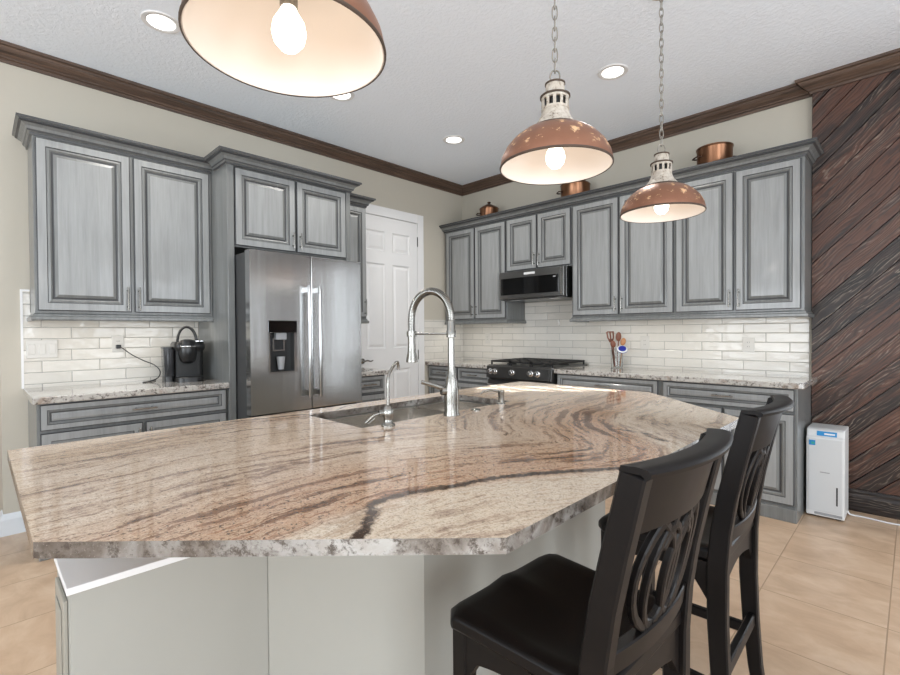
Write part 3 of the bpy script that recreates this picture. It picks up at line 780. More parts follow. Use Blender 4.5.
# sink
mb = MB()
def rr(x0, x1, y0, y1, r, z, n=5):
    P = []
    for cx, cy, a in ((x1-r, y0+r, -PI/2), (x1-r, y1-r, 0), (x0+r, y1-r, PI/2), (x0+r, y0+r, PI)):
        for k in range(n+1): P.append((cx+r*math.cos(a+PI/2*k/n), cy+r*math.sin(a+PI/2*k/n), z))
    return P
def bowl(mb, x0, x1, y0, y1, zt, zb):
    mb.rings([rr(x0-.0, x1+.0, y0-.0, y1+.0, .025, zt), rr(x0, x1, y0, y1, .025, zt-.02), rr(x0+.008, x1-.008, y0+.008, y1-.008, .03, zb+.02), rr(x0+.03, x1-.03, y0+.03, y1-.03, .03, zb)], True, (False, True))
ym_ = -2.78
bowl(mb, SX0+.002, SX1-.002, SY0+.002, ym_-.012, .8810, .70); bowl(mb, SX0+.002, SX1-.002, ym_+.012, SY1-.002, .8810, .72)
mb.box(SX0+.004, SX1-.004, ym_-.0125, ym_+.0125, .80, .868)
sk = tag(mb.build('kitchen_sink', simple('sink_steel', (196, 190, 182), .26, .9), smooth=50), 'stainless double bowl sink set into the island countertop', 'sink')
for cy in (-3.07, -2.62):
    mb = MB(); mb.lathe([(.0, .7035 if cy < -3 else .7235), (.04, .7035 if cy < -3 else .7235), (.045, .7015 if cy < -3 else .7215)], (2.44, cy, 0), 20); mb.build('drain', CHROME, sk)
# the island body is cut away under the bowls
cut = MB(); cut.box(SX0-.01, SX1+.01, SY0-.01, SY1+.01, .60, 1.0)
ctmp = cut.build('cutter', CREAM)
bo = isl.modifiers.new('sink_cutout', 'BOOLEAN'); bo.object = ctmp; bo.operation = 'DIFFERENCE'; bo.solver = 'EXACT'
dg = bpy.context.evaluated_depsgraph_get()
newme = bpy.data.meshes.new_from_object(isl.evaluated_get(dg)); off = Vector(t.location)
isl.modifiers.clear(); ctl = Matrix.Identity(4)
isl.data = newme
bpy.data.objects.remove(ctmp)

# faucet
fx, fy = 2.69, -2.945
t = thing('kitchen_faucet', 'tall brushed nickel spring pull-down faucet behind the sink', 'faucet', (fx, fy, .914))
mb = MB()
mb.lathe([(.034, .9142), (.034, .918), (.030, .93), (.032, .975), (.029, 1.02), (.026, 1.05), (.019, 1.08), (.0145, 1.10), (.0138, 1.233)], (fx, fy, 0), 24); mb.build('body', NICKEL, t, smooth=40)
mb = MB(); mb.lathe([(.0138, 1.234), (.0195, 1.236), (.0195, 1.262), (.0175, 1.265), (.0175, 1.30), (.015, 1.305)], (fx, fy, 0), 24); mb.build('collar', NICKEL, t, smooth=40)
ex, ey = fx-.196, fy-.045
dirv = Vector((ex-fx, ey-fy, 0)); reach = dirv.length; dirv.normalize()
arc = []
for k in range(0, 41):
    a = PI*k/40; d_ = reach/2*(1-math.cos(a)); arc.append((fx+dirv.x*d_, fy+dirv.y*d_, 1.315+.115*math.sin(a)))
arc = [(fx, fy, 1.29), (fx, fy, 1.305)]+arc+[(ex, ey, 1.29), (ex, ey, 1.255)]
mb = MB(); mb.tube(arc, .0125, 12); sp = mb.build('hose', NICKEL, t, smooth=60)
# spring coil wound on the hose
mb = MB(); pts = [Vector(p) for p in arc]; L = [0]
for a, b_ in zip(pts, pts[1:]): L.append(L[-1]+(b_-a).length)
coil = []; turns = 62; N_ = turns*10; side = dirv.cross(Vector((0, 0, 1)))
for k in range(N_+1):
    s_ = L[-1]*k/N_; i = max(j for j in range(len(L)) if L[j] <= s_+1e-9); i = min(i, len(L)-2)
    u_ = (s_-L[i])/(L[i+1]-L[i]); p = pts[i].lerp(pts[i+1], u_); tg = (pts[min(i+1, len(pts)-1)]-pts[i]).normalized()
    nn = tg.cross(side).normalized(); a = 2*PI*turns*k/N_
    coil.append(p+side*.0145*math.cos(a)+nn*.0145*math.sin(a))
mb.tube(coil, .0028, 5); mb.build('spring', NICKEL, t, smooth=60)
mb = MB(); mb.lathe([(.0165, 1.262), (.0175, 1.24), (.0165, 1.215), (.019, 1.17), (.0245, 1.14), (.0255, 1.128), (.021, 1.126)], (ex, ey, 0), 20); mb.build('spray_head', NICKEL, t, smooth=40)
mb = MB(); mb.tube([(fx, fy, 1.25), (fx+dirv.x*(reach-.02), fy+dirv.y*(reach-.02), 1.25)], .005, 10); mb.lathe([(.021, 1.238), (.022, 1.25), (.021, 1.262)], (ex, ey, 0), 20, caps=(False, False)); mb.build('support_arm', NICKEL, t, smooth=40)
lv = Vector((-.4, -.917, 0)).normalized()
mb = MB(); p0 = Vector((fx, fy, 1.015)); mb.tube([p0, p0+lv*.045], .017, 14)
mb.tube([p0+lv*.03+Vector((0, 0, .008)), p0+lv*.075+Vector((0, 0, .025)), p0+lv*.13+Vector((0, 0, .042))], [(.008, .01), (.007, .009), (.0065, .0085)], 10); mb.build('handle', NICKEL, t, smooth=40)

gx, gy = 2.675, -3.262
t = thing('filtered_water_tap', 'small nickel filtered water tap left of the tall faucet', 'faucet', (gx, gy, .914))
mb = MB(); mb.lathe([(.026, .9142), (.026, .92), (.018, .926), (.016, .94), (.021, .955), (.021, .972), (.014, .985), (.008, .99)], (gx, gy, 0), 20); mb.build('body', NICKEL, t, smooth=50)
dv_ = Vector((-.5, .866, 0))
pp = [(gx, gy, .98), (gx, gy, 1.05), (gx, gy, 1.085)]+[(gx+dv_.x*d, gy+dv_.y*d, z) for d, z in ((.012, 1.105), (.045, 1.125), (.085, 1.142), (.1, 1.142), (.107, 1.13), (.108, 1.112))]
mb = MB(); mb.tube(pp, .0058, 10); mb.build('spout', NICKEL, t, smooth=60)
lv = Vector((-.35, -.936, 0)); p0 = Vector((gx, gy, .963))
mb = MB(); mb.tube([p0, p0+lv*.035], .012, 12); mb.tube([p0+lv*.03, p0+lv*.055+Vector((0, 0, -.006)), p0+lv*.085+Vector((0, 0, -.03)), p0+lv*.075+Vector((0, 0, -.034)), p0+lv*.05+Vector((0, 0, -.016))], .004, 8); mb.build('handle', NICKEL, t, smooth=50)

sx, sy = 2.61, -2.574
sx, sy = 2.655, -2.574
t = thing('soap_dispenser', 'short nickel soap dispenser right of the tall faucet', 'soap dispenser', (sx, sy, .914))
mb = MB(); mb.lathe([(.020, .9142), (.020, .918), (.0145, .922), (.0145, .965), (.0155, .968), (.0155, .978), (.012, .981)], (sx, sy, 0), 20); mb.build('body', NICKEL, t, smooth=40)
lv = Vector((-.75, -.66, 0)); p0 = Vector((sx, sy, .973))
mb = MB(); mb.tube([p0, p0+lv*.05+Vector((0, 0, .008)), p0+lv*.085, p0+lv*.098+Vector((0, 0, -.012))], [.007, .006, .005, .004], 8); mb.build('nozzle', NICKEL, t, smooth=50)
mb = MB(); mb.lathe([(.022, .9142), (.022, .919), (.016, .921), (0, .921)], (2.685, -2.79, 0), 20)
tag(mb.build('air_switch_button', NICKEL, smooth=40), 'round nickel air switch button between faucet and soap dispenser', 'button')

# ------------------------------------------------------------------ counter stools
def stool_parts(t):
    def B(mb, name, **k): return mb.build(name, STOOL, t, origin=(0, 0, 0), **k)
    # saddle seat
    nx, ny = 16, 16; top = []
    xf, xb = -.21, .165
    def hw(u): return .205-.022*u
    def sz(u, v):
        w_ = abs(v)
        z = .648-.020*math.exp(-((u-.62)/.3)**2)*(1-.0)*max(0, 1-(w_/.92)**4)
        z += .008*math.exp(-(v/.16)**2)*math.exp(-((u-.12)/.28)**2)
        z -= .010*max(0, (u-.86)/.14)**2*0 + .012*max(0, (.08-u)/.08)**2
        return z
    R = []
    for i in range(nx+1):
        u = i/nx; row = []
        for j in range(ny+1):
            v = -1+2*j/ny
            x = xf+(xb-xf)*u
            cr_ = max(0, abs(v)-.8)/.2
            if u < .15: x += .03*cr_**2*(1-u/.15)
            row.append((x, v*hw(u), sz(u, v)-.006*max(0, abs(v)-.93)/.07))
        R.append(row)
    mb = MB(); n = ny+1
    vs = [p for r_ in R for p in r_]; nb = len(vs)
    vs += [(p[0], p[1], .61) for p in vs]
    fs = []
    for i in range(nx):
        for j in range(ny):
            q = (i*n+j, i*n+j+1, (i+1)*n+j+1, (i+1)*n+j); fs.append(q); fs.append(tuple(nb+k_ for k_ in q[::-1]))
    ring = [j for j in range(n)]+[(i)*n+ny for i in range(1, nx+1)]+[nx*n+j for j in range(ny-1, -1, -1)]+[i*n for i in range(nx-1, 0, -1)]
    for a, b_ in zip(ring, ring[1:]+ring[:1]): fs.append((a, b_, nb+b_, nb+a))
    mb.add(vs, fs); B(mb, 'seat', smooth=50, bevel=.007, seg=2)
    # front legs
    for s_ in (-1, 1):
        mb = MB(); mb.bar([(-.175, s_*.165, .61), (-.176, s_*.168, .3), (-.182, s_*.172, 0)], [.042, .038, .03], [.042, .038, .03], (1, 0, 0)); B(mb, 'leg', bevel=.004)
    # rear legs run up into the back posts
    for s_ in (-1, 1):
        z_ = [0, .15, .3, .45, .6, .7, .8, .9, 1.036]
        x_ = [.19, .168, .155, .148, .148, .156, .172, .194, .226]
        mb = MB(); mb.bar([(x, s_*.183, z) for x, z in zip(x_, z_)], [.034, .040, .046, .05, .052, .05, .048, .046, .044], .033, (1, 0, 0)); B(mb, 'leg', bevel=.004)
    # aprons with shaped lower edge
    def apron(p0, p1, thick, name='apron', dz=.055):
        p0, p1 = Vector(p0), Vector(p1); d = p1-p0; Ln = d.length; d.normalize(); nrm = Vector((-d.y, d.x, 0))
        poly = [(0, .61), (Ln, .61), (Ln, .50)]
        for k in range(0, 13):
            u = 1-k/12; poly.append((Ln*(.12+.76*u), .55+.02*math.sin(PI*u)-.0))
        poly.append((0, .50))
        # remove sharp pointed corners at the leg brackets
        vs = []
        for sg in (-1, 1):
            for a, z in poly: q = p0+d*a+nrm*thick/2*sg; vs.append((q.x, q.y, z))
        n_ = len(poly); fs = [tuple(range(n_)), tuple(range(n_, 2*n_))[::-1]]+[(i, (i+1) % n_, n_+(i+1) % n_, n_+i) for i in range(n_)]
        mb = MB(); mb.add(vs, fs); B(mb, name)
    apron((-.178, -.146, 0), (-.178, .146, 0), .02); apron((-.155, -.172, 0), (.126, -.183, 0), .02); apron((-.155, .172, 0), (.126, .183, 0), .02); apron((.15, -.168, 0), (.15, .168, 0), .02)
    # stretchers
    mb = MB(); mb.box(-.192, -.166, -.152, .152, .18, .215); B(mb, 'stretcher', bevel=.004)
    for s_ in (-1, 1):
        mb = MB(); mb.bar([(-.165, s_*.17, .26), (.135, s_*.182, .26)], .022, .034, (0, 1, 0)); B(mb, 'stretcher', bevel=.004)
    mb = MB(); mb.box(.148, .170, -.168, .168, .285, .325); B(mb, 'stretcher', bevel=.004)
    # curved crest rail
    def bow(v): return .034*(1-(v/.2)**2)
    R = []
    for k in range(25):
        y = -.1662+.3324*k/24; b_ = bow(y)
        R.append([(x+b_, y, z) for x, z in ((.182, .925), (.203, .925), (.232, 1.036), (.208, 1.036))])
    mb = MB(); mb.rings(R, True)
    R = []
    for k in range(33):
        y = -.2+.4*k/32; b_ = max(0, bow(y))
        sec = [(.204, 1.0365), (.240, 1.0365), (.247, 1.031), (.254, 1.033), (.256, 1.040), (.250, 1.046), (.234, 1.048), (.207, 1.046)]
        R.append([(x+b_, y, z) for x, z in sec])
    mb.rings(R, True); B(mb, 'crest_rail', smooth=45)
    # lower back rail
    R = []
    for k in range(17):
        y = -.168+.336*k/16; b_ = bow(y)*.7
        R.append([(x+b_, y, z) for x, z in ((.138, .665), (.162, .665), (.168, .71), (.144, .712))])
    mb = MB(); mb.rings(R, True); B(mb, 'back_rail', smooth=40, bevel=.003)
    # pierced splat of interlaced ovals
    def X(y, z): return .150+(z-.68)/.26*.048+bow(y)*(.7+.3*(z-.68)/.26)
    mb = MB()
    def rib(pts, w_=.017):
        mb.bar([(X(y, z), y, z) for y, z in pts], .014, w_, (1, 0, 0))
    def oval(cy, cz, a, b_, t0=0, t1=2*PI, w_=.016):
        rib([(cy+a*math.sin(t0+(t1-t0)*k/28), cz-b_*math.cos(t0+(t1-t0)*k/28)) for k in range(29)], w_)
    zt, zb = .93, .705
    oval(0, .825, .128, .125, .5, 2*PI-.5, w_=.018)
    rib([(-.062, .715), (-.03, zb), (0, zb-.002), (.03, zb), (.062, .715)], .03)
    oval(-.034, .81, .052, .10); oval(.034, .81, .052, .10)
    rib([(0, zb), (0, .80), (0, .90)], .016)
    rib([(0, .845), (-.03, .89), (-.085, zt+.005)]); rib([(0, .845), (.03, .89), (.085, zt+.005)])
    rib([(-.06, .87), (-.035, .90), (-.03, zt+.005)]); rib([(.06, .87), (.035, .90), (.03, zt+.005)])
    B(mb, 'splat', bevel=.003)
s1 = thing('counter_stool', 'black wooden counter stool nearest the camera, its whole saddle seat showing', 'stool', (3.517, -3.405, 0), 'black stools along the island', math.radians(-1.5))
stool_parts(s1)
s2 = copy_tree(s1); s2.location = (3.512, -2.705, 0); s2.rotation_euler = (0, 0, math.radians(1))
s2['label'] = 'farther black wooden counter stool, partly behind the first stool back'

# ------------------------------------------------------------------ pendants
def pendant_parts(t, zr):
    K = .925*.2325/.215*.925; k_ = .925
    def B(mb, name, m_, **k): return mb.build(name, m_, t, origin=(0, 0, 0), **k)
    sc = lambda P: [(r*k_, z*k_) for r, z in P]
    outer = [(.224, 0), (.2255, .012), (.219, .042), (.201, .078), (.171, .112), (.136, .138), (.098, .152)]
    inner = [(.095, .148), (.133, .134), (.167, .108), (.196, .075), (.214, .041), (.2205, .012), (.2205, 0)]
    mb = MB(); mb.lathe(sc(outer), seg=64, caps=(False, False)); mb.v = list(mb.v)
    B(mb, 'shade', COPSH, smooth=60)
    mb = MB(); mb.lathe(sc([(.224, 0.0)]+inner[::-1]+[(.0, .149)]), seg=64, caps=(False, False)); B(mb, 'shade_lining', SHIN, smooth=60)
    mb = MB(); mb.lathe(sc([(.2233, -.003), (.228, 0), (.228, .004), (.225, .007)]), seg=64, caps=(False, False)); B(mb, 'rim', RUST, smooth=60)
    mb = MB(); mb.lathe(sc([(.1, .150), (.098, .158), (.082, .172), (.068, .19), (.058, .212), (.0535, .232)]), seg=40); B(mb, 'cone', DISTW, smooth=50)
    mb = MB(); mb.lathe(sc([(.102, .149), (.103, .154), (.098, .159)]), seg=40, caps=(False, False)); B(mb, 'ring', RUST, smooth=50)
    mb = MB(); mb.lathe(sc([(.044, .232), (.044, .288)]), seg=24); B(mb, 'inner_sleeve', BLACK)
    mb = MB()
    for j in range(12):
        a = 2*PI*j/12; h = .11
        P = []
        for aa in (a-h, a+h):
            for r in (.051, .055): P.append((r*math.cos(aa)*k_, r*math.sin(aa)*k_))
        mb.prism([P[0], P[1], P[3], P[2]], .234*k_, .284*k_)
    mb.lathe(sc([(.050, .230), (.056, .230), (.056, .240), (.050, .240)]), seg=32); mb.lathe(sc([(.050, .274), (.056, .274), (.056, .284), (.050, .284)]), seg=32)
    B(mb, 'vented_collar', DISTW)
    mb = MB(); mb.lathe(sc([(.054, .283), (.061, .284), (.061, .290), (.052, .294)]), seg=32); mb.lathe(sc([(.036, .334), (.041, .336), (.041, .342), (.034, .345)]), seg=32); B(mb, 'cap_ring', RUST, smooth=40)
    mb = MB(); mb.lathe(sc([(.052, .291), (.039, .297), (.038, .335)]), seg=32); B(mb, 'neck', DISTW, smooth=40)
    # bulb
    mb = MB(); mb.lathe([(.0, -.004), (.018, 0), (.032, .016), (.037, .037), (.033, .058), (.02, .080), (.014, .094)], seg=24); B(mb, 'bulb', BULB, smooth=60)
    mb = MB(); mb.lathe([(.016, .090), (.019, .094), (.019, .137)], seg=20); B(mb, 'socket', CHAINM, smooth=40)
    # loop and chain up to the ceiling canopy
    mb = MB(); top = H-zr; z = .345*k_
    def link(cz, hl, hw, rot, r):
        P = []
        for j in range(16):
            a = 2*PI*j/16; y = hw*math.cos(a); zz = hl*math.sin(a)
            zz = max(-hl, min(hl, zz*1.15)); P.append((y*math.cos(rot), y*math.sin(rot), cz+zz))
        mb.tube(P, r, 6, closed=True)
    link(z+.022, .024, .018, .7, .0032); z += .044
    j = 0
    while z < top-.02:
        link(z+.020, .0255, .0095, .7+(PI/2 if j % 2 == 0 else 0), .0026); z += .040; j += 1
    B(mb, 'chain', CHAINM, smooth=60)
    mb = MB(); mb.lathe([(.062, top-.0005), (.06, top-.007), (.03, top-.011), (.01, top-.012)], seg=32); B(mb, 'canopy', DISTW, smooth=40)
    l = bpy.data.lights.new('bulb_light', 'POINT'); l.energy = .38; l.color = (1, .92, .84); l.shadow_soft_size = .035
    o = bpy.data.objects.new('bulb_light', l); COL.objects.link(o); o.parent = t; o.location = (0, 0, -.045)
G_ = 'copper pendants above the island'
ZP = 1.879
p1 = thing('pendant_light', 'copper pendant light seen from below, nearest the camera and cropped by the top edge', 'pendant light', (3.072, -3.832, ZP), G_)
pendant_parts(p1, ZP)
p2 = copy_tree(p1); p2.location = (3.075, -2.765, ZP); p2['label'] = 'copper pendant light in the middle of the three over the island'
p3 = copy_tree(p1); p3.location = (3.085, -1.74, ZP); p3['label'] = 'smallest-looking copper pendant light, farthest of the three over the island'

# ------------------------------------------------------------------ recessed ceiling lights
def can(t):
    mb = MB(); mb.lathe([(.072, -.004), (.078, -.008), (.098, -.006), (.102, -.0005)], seg=40, caps=(False, False)); mb.build('trim_ring', WHITE, t, origin=(0, 0, 0), smooth=40)
    mb = MB(); mb.lathe([(.0, -.003), (.074, -.003)], seg=40, caps=(False, False)); mb.build('lens', CANL, t, origin=(0, 0, 0))
    l = bpy.data.lights.new('downlight', 'AREA'); l.shape = 'DISK'; l.size = .14; l.energy = 9; l.color = (1, .96, .9); l.spread = 2.4
    o = bpy.data.objects.new('downlight', l); COL.objects.link(o); o.parent = t; o.location = (0, 0, -.012)
CG = 'recessed downlights'
c1 = thing('recessed_light', 'round recessed ceiling light above the coffee counter cabinet', 'ceiling light', (.955, -3.545, H), CG); can(c1)
for x, y, lb in ((.965, -2.36, 'round recessed ceiling light half hidden behind the nearest pendant shade'), (.975, -1.15, 'round recessed ceiling light in front of the white panelled door'), (2.55, -1.187, 'round recessed ceiling light between the two farther pendants')):
    c = copy_tree(c1); c.location = (x, y, H); c['label'] = lb

# ------------------------------------------------------------------ copper pots on the cabinets
def pot(label, x, y, r, h, kind):
    t = thing('copper_pot', label, 'pot', (x, y, 2.5005), 'copper pots on the cabinets')
    z = 2.5005
    mb = MB(); mb.lathe([(r*.92, z), (r, z+.012), (r, z+h-.006), (r*1.03, z+h), (r*.97, z+h)], (x, y, 0), 40); mb.build('body', COPPER, t, smooth=40)
    mb = MB()
    if kind == 'cone': pr = [(r*1.05, h+.001), (r*1.04, h+.008), (r*.75, h+.03), (r*.35, h+.052), (r*.14, h+.058)]
    elif kind == 'dome': pr = [(r*1.03, h+.001), (r*1.0, h+.01), (r*.8, h+.028), (r*.45, h+.042), (r*.1, h+.045)]
    else: pr = [(r*1.05, h+.001), (r*1.05, h+.01), (r*.95, h+.014), (r*.3, h+.02), (r*.1, h+.021)]
    mb.lathe([(a, z+b_) for a, b_ in pr], (x, y, 0), 40); lid = mb.build('lid', COPPER, t, smooth=40)
    zt = z+pr[-1][1]
    mb = MB()
    if kind == 'flat':
        mb.tube([(x-.035, y, zt-.006), (x-.03, y, zt+.02), (x, y, zt+.024), (x+.03, y, zt+.02), (x+.035, y, zt-.006)], .006, 8)
    else: mb.lathe([(.008, zt-.004), (.008, zt+.008), (.02, zt+.014), (.02, zt+.024), (.008, zt+.03)], (x, y, 0), 16)
    mb.build('knob', simple('dark_bronze', (70, 48, 36), .4, .8), lid, smooth=50)
    for s_ in (-1, 1):
        mb = MB(); q = S2
        c_ = Vector((x+s_*r*q, y+s_*r*q, z+h*.62)); o_ = Vector((s_*q, s_*q, 0)); sd = Vector((-q, q, 0))
        mb.tube([c_+sd*.04-o_*.003, c_+sd*.038+o_*.03, c_+o_*.04+Vector((0, 0, -.004)), c_-sd*.038+o_*.03, c_-sd*.04-o_*.003], .006, 8); mb.build('handle', simple('dark_bronze', (70, 48, 36), .4, .8), t, smooth=50)
pot('small lidded copper pot with cone lid in the corner atop the cabinets', .605, -.2, .105, .14, 'cone')
pot('domed copper pot on the cabinets behind the middle pendant', 1.68, -.175, .14, .175, 'dome')
pot('copper pot with flat lid and strap handle atop the cabinets near the plank wall', 2.918, -.2, .125, .18, 'flat')

# ------------------------------------------------------------------ coffee maker
kx, ky = .245, -3.228
t = thing('coffee_maker', 'black single-serve coffee maker with raised handle and side water tank', 'coffee maker', (kx, ky, .914), rz=math.radians(-8))
def B(mb, name, m_, **k): return mb.build(name, m_, t, origin=(0, 0, 0), **k)
def rrect(x0, x1, y0, y1, r, z): return rr(x0, x1, y0, y1, r, z, 4)
z0 = .0005
mb = MB(); mb.rings([rrect(-.15, .16, -.09, .09, .06, z0), rrect(-.15, .16, -.09, .09, .06, .03), rrect(-.145, .155, -.085, .085, .055, .035)]); B(mb, 'base', BLACK, smooth=40)
mb = MB(); mb.rings([rrect(-.15, .05, -.09, .10, .03, .035), rrect(-.15, .05, -.09, .10, .03, .22)]); B(mb, 'column', simple('matte_black', (14, 14, 14), .5), smooth=40)
mb = MB(); mb.rings([rrect(-.15, .11, -.09, .10, .04, .2205), rrect(-.15, .125, -.095, .105, .05, .24), rrect(-.15, .125, -.095, .105, .05, .265), rrect(-.145, .11, -.085, .095, .05, .285)]); B(mb, 'head', BLACK, smooth=40)
mb = MB(); mb.lathe([(.025, .13), (.048, .15), (.058, .19), (.06, .23), (.055, .27), (.045, .295), (.02, .303)], (.085, -.01, 0), 28); B(mb, 'brew_head', BLACK, smooth=50)
mb = MB(); P = []
for k in range(15):
    a = PI*k/14; P.append((.06-.02*math.sin(a), -.008-.062*math.cos(a), .275+.118*math.sin(a)))
mb.tube(P, [(.009, .012)]*15, 10); B(mb, 'handle', BLACK, smooth=50)
mb = MB(); mb.lathe([(.062, .248), (.064, .252), (.062, .257)], (.085, -.01, 0), 28, caps=(False, False)); B(mb, 'trim_ring', CHROME, smooth=50)
mb = MB(); mb.rings([rrect(.03, .12, .03, .10, .02, .286), rrect(.03, .12, .03, .10, .02, .292)]); B(mb, 'button_panel', CHROME, smooth=40)
mb = MB(); mb.rings([rrect(-.12, .06, -.15, -.092, .02, .04), rrect(-.12, .06, -.155, -.092, .02, .235)]); tk = B(mb, 'water_tank', TANK, smooth=40)
mb = MB(); mb.rings([rrect(-.122, .062, -.157, -.0925, .02, .2352), rrect(-.122, .062, -.157, -.0925, .02, .248)]); B(mb, 'tank_lid', BLACK, smooth=40)
mb = MB(); mb.rings([rrect(-.12, .06, -.15, -.092, .02, z0), rrect(-.12, .06, -.15, -.092, .02, .0395)]); B(mb, 'tank_base', BLACK, smooth=40)

PLATE = simple('outlet_plastic', (206, 203, 197), .35, var=.01)
def plate(label, T, a0, a1, b0, b1, gangs, group):
    t = thing('outlet' if gangs == 1 else 'switch_plate', label, 'outlet' if gangs == 1 else 'switch', T((a0+a1)/2, (b0+b1)/2, .009), group)
    mb = MB(T); mb.box(a0, a1, b0, b1, .0091, .0155); mb.build('cover_plate', PLATE, t, bevel=.002)
    w_ = (a1-a0)/gangs
    for g in range(gangs):
        c_ = a0+w_*(g+.5); bc = (b0+b1)/2
        if gangs > 1:
            mb = MB(T); mb.box(c_-.016, c_+.016, bc-.033, bc+.033, .0156, .0185); mb.build('rocker_switch', PLATE, t, bevel=.001)
        else:
            mb = MB(T); mb.box(c_-.016, c_+.016, bc-.034, bc+.034, .0156, .0168); s_ = mb.build('socket', PLATE, t, bevel=.001)
            mb = MB(T)
            for dz in (-.017, .017):
                mb.box(c_-.007, c_-.005, bc+dz-.004, bc+dz+.005, .0168, .0171).box(c_+.005, c_+.007, bc+dz-.004, bc+dz+.005, .0168, .0171)
            mb.build('slots', BLACK, s_)
    return t
plate('white triple switch plate at the left end of the tiled splash', TA, -4.095, -3.94, 1.105, 1.222, 3, None)
plate('white outlet above the coffee counter with a black plug in it', TA, -3.645, -3.573, 1.13, 1.248, 1, None)
plate('white outlet on the tile left of the gas range', TB, .378, .452, 1.115, 1.235, 1, None)
plate('white outlet on the tile beside the utensil jar', TB, 2.25, 2.33, 1.085, 1.205, 1, None)
plate('white outlet on the tile near the plank wall', TB, 3.07, 3.15, 1.08, 1.20, 1, None)
# coffee maker cord
t = thing('power_cord', 'black power cord drooping from outlet to the coffee maker', 'cord', (.05, -3.6, .914))
mb = MB(); mb.box(.0172, .045, -3.624, -3.594, 1.155, 1.182); mb.build('plug', BLACK, t, bevel=.004)
ct = catmull([(.045, -3.609, 1.165), (.07, -3.59, 1.155), (.085, -3.54, 1.11), (.09, -3.47, 1.065), (.1, -3.405, 1.03), (.12, -3.375, .985), (.15, -3.395, .94), (.18, -3.46, .9195), (.2, -3.5, .9185), (.175, -3.46, .9185), (.13, -3.42, .9185), (.08, -3.395, .9185)], 8)
mb = MB(); mb.tube([tuple(p) for p in ct], .0036, 8); mb.build('cable', BLACK, t, smooth=60)

# ------------------------------------------------------------------ utensil jar and utensils
jx, jy = 2.075, -.125
t = thing('utensil_jar', 'clear glass jar holding wooden spoons beside the range', 'jar', (jx, jy, .914))
mb = MB(); mb.lathe([(.0, .9145), (.05, .9145), (.053, .92), (.053, 1.06), (.056, 1.075), (.053, 1.077), (.05, 1.06), (.05, .925), (0, .922)], (jx, jy, 0), 32, caps=(False, False)); mb.build('glass', GLASS, t, smooth=50)
def utensil(label, name, bx, by, tx, ty, tz, head, mat):
    p = Vector((jx+bx, jy+by, .928)); q = Vector((jx+tx, jy+ty, tz)); d = (q-p)
    t = thing(name, label, 'utensil', p, 'utensils in the glass jar')
    mb = MB(); mb.tube([p, p+d*.35, p+d*.75], [.0055, .006, .0055], 8); mb.build('handle', mat, t, smooth=50)
    mb = MB(); d2 = d.normalized(); side = Vector((S2, S2, 0)); n_ = side.cross(d2)
    if head == 'spoon':
        c_ = p+d*.86; rx, rz_ = .026, d.length*.14
        R = []
        for k in range(9):
            a = -1+2*k/8; w_ = math.sqrt(max(.02, 1-a*a))
            R.append([tuple(c_+d2*rz_*a+side*rx*w_*math.cos(u)+n_*.008*w_*math.sin(u)) for u in [2*PI*j/12 for j in range(12)]])
        mb.rings(R)
    elif head == 'slotted':
        c_ = p+d*.74; hgt = d.length*.26
        for s_ in (-.026, 0, .026):
            mb.bar([c_+side*s_*.55, c_+d2*hgt*.35+side*s_, c_+d2*hgt+side*s_*1.15], .013, .006, tuple(side))
        mb.bar([c_-side*.026+d2*hgt, c_+side*.036+d2*hgt], .012, .006, tuple(d2))
        mb.bar([c_-side*.018, c_+side*.018], .03, .006, tuple(d2))
    mb.build('head', mat, t, smooth=40)
utensil('dark slotted wooden spatula leaning left in the glass jar', 'wooden_spatula', -.024, -.004, -.062, -.01, 1.245, 'slotted', WOODSP)
utensil('brown wooden spoon standing upright in the glass jar', 'wooden_spoon', .011, -.008, .028, -.02, 1.245, 'spoon', WOODSP)
utensil('short reddish wooden spoon low at the front of the glass jar', 'wooden_spoon', -.005, -.022, -.014, -.052, 1.165, 'spoon', WOODSP)
utensil('pale wooden spoon leaning right in the glass jar', 'wooden_spoon', .024, .012, .054, .026, 1.19, 'spoon', WOODLT)
p = Vector((jx+.022, jy-.014, .93)); q = Vector((jx+.088, jy-.078, 1.088))
t = thing('dish_brush', 'blue and white round brush head poking out of the glass jar', 'brush', p, 'utensils in the glass jar')
mb = MB(); mb.tube([p, Vector((jx+.027, jy-.022, 1.085)), Vector((jx+.048, jy-.040, 1.108)), Vector((jx+.072, jy-.063, 1.105)), q], .0045, 8); mb.build('handle', WPLAST, t, smooth=40)
nrm = Vector((.35, -.55, .75)).normalized(); rot = nrm.to_track_quat('Z', 'Y')
mb = MB(); mb.lathe([(.03, -.010), (.046, -.004), (.046, .004), (.034, .006)], seg=28); mb.v = [tuple(q+rot @ Vector(v)) for v in mb.v]; mb.build('head', WPLAST, t, smooth=40)
mb = MB(); mb.lathe([(.034, .0062), (.033, .012), (.0, .013)], seg=28, caps=(False, False)); mb.v = [tuple(q+rot @ Vector(v)) for v in mb.v]; mb.build('bristles', BLUE2, t, smooth=40)
mb = MB(); mb.lathe([(.047, -.006), (.0485, -.002), (.047, .0)], seg=28, caps=(False, False)); mb.v = [tuple(q+rot @ Vector(v)) for v in mb.v]; mb.build('rim', BLUE2, t, smooth=40)

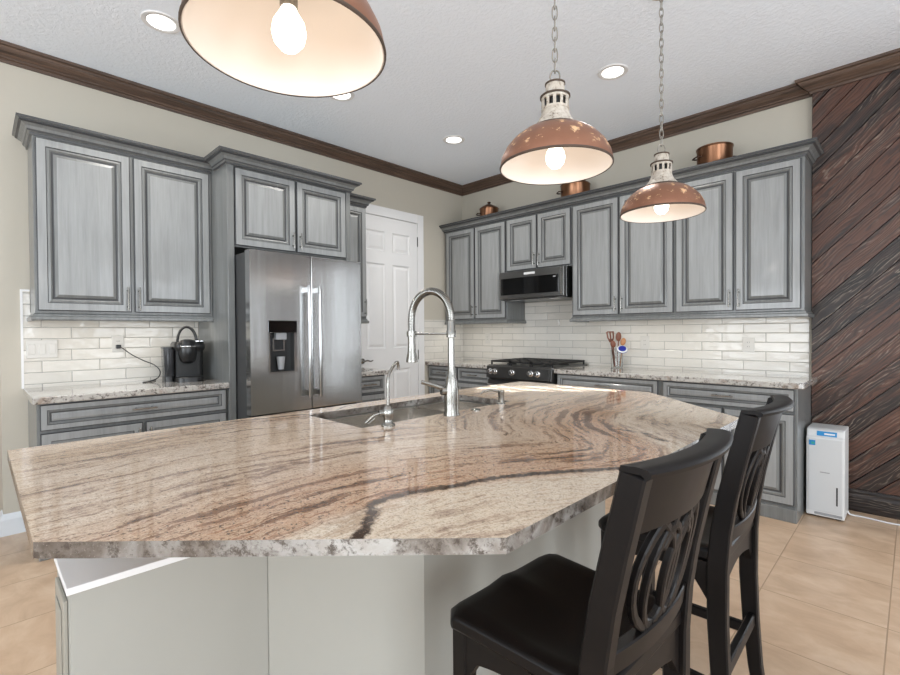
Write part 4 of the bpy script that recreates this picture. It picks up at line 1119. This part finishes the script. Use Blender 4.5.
# ------------------------------------------------------------------ dehumidifier
t = thing('dehumidifier', 'white dehumidifier with blue stickers standing beside the plank wall', 'dehumidifier', (3.63, -.25, 0))
x0, x1, f_, b_ = 3.527, 3.728, .378, .125
mb = MB(); prof = [(-f_, .012), (-f_, .535), (-f_+.016, .545), (-f_+.022, .582), (-f_+.05, .592), (-b_, .592), (-b_, .012)]
mb.prism(prof, x0, x1); mb.v = [(p[2], p[0], p[1]) for p in mb.v]; mb.build('body', WPLAST, t, bevel=.006, seg=2)
mb = MB(TB); mb.box(x0+.012, x1-.012, .045, .528, f_+.0002, f_+.004); mb.build('front_panel', simple('dehumidifier_front', (204, 206, 207), .35, var=.01), t, bevel=.003)
mb = MB(TB); mb.box(x1-.042, x1-.034, .10, .22, f_+.0042, f_+.0048); mb.build('water_window', BLACK, t)
mb = MB(TB); mb.box(x0+.075, x0+.125, .305, .311, f_+.0042, f_+.0046); mb.build('logo', GPLAST, t)
mb = MB(TB); mb.box(x0+.016, x0+.05, .482, .516, f_+.0042, f_+.0046); s_ = mb.build('sticker', BLUE, t)
mb = MB(TB); mb.box(x0+.028, x0+.046, .49, .504, f_+.0047, f_+.0049); mb.build('print', simple('green_print', (60, 160, 150), .5), s_)
mb = MB()
for u0, u1, v0, v1, dd in ((.055, .16, .545, .575, .0),):
    pts = [(x0+u0, -f_+.0155-.0006, .5465), (x0+u1, -f_+.0155-.0006, .5465), (x0+u1, -f_+.0215-.0008, .577), (x0+u0, -f_+.0215-.0008, .577)]
    nn = Vector((0, -.0008, .0001)); mb.add([tuple(Vector(p)) for p in pts]+[tuple(Vector(p)+nn) for p in pts], [(0, 1, 2, 3), (4, 5, 6, 7), (0, 1, 5, 4), (1, 2, 6, 5), (2, 3, 7, 6), (3, 0, 4, 7)])
s_ = mb.build('sticker', BLUE, t)
mb = MB(); pts = [(x0+.095, -f_+.0165-.0020, .556), (x0+.15, -f_+.0165-.0020, .556), (x0+.15, -f_+.019-.0022, .566), (x0+.095, -f_+.019-.0022, .566)]
mb.add([tuple(p) for p in pts]+[(p[0], p[1]+.0008, p[2]) for p in pts], [(0, 1, 2, 3), (4, 5, 6, 7), (0, 1, 5, 4), (1, 2, 6, 5), (2, 3, 7, 6), (3, 0, 4, 7)]); mb.build('print', WHITE, s_)
mb = MB(TB); mb.box(x0+.045, x1-.012, .022, .038, f_-.001, f_+.001); mb.build('vent', GPLAST, t)
for x in (x0+.02, x1-.05):
    for y in (-f_+.03, -b_-.06):
        mb = MB(); mb.box(x, x+.03, y, y+.03, 0, .013); mb.build('foot', BLACK, t)
ct = catmull([(3.7285, -.20, .03), (3.74, -.2, .012), (3.76, -.19, .006), (3.80, -.185, .006), (3.86, -.19, .006), (3.93, -.2, .006), (3.99, -.19, .006), (4.06, -.15, .006), (4.14, -.1, .006)], 8)
mb = MB(); mb.tube([tuple(p) for p in ct], .0055, 8)
tag(mb.build('power_cord', WPLAST, smooth=60), 'white power cord lying on the floor tiles beside the dehumidifier', 'cord')
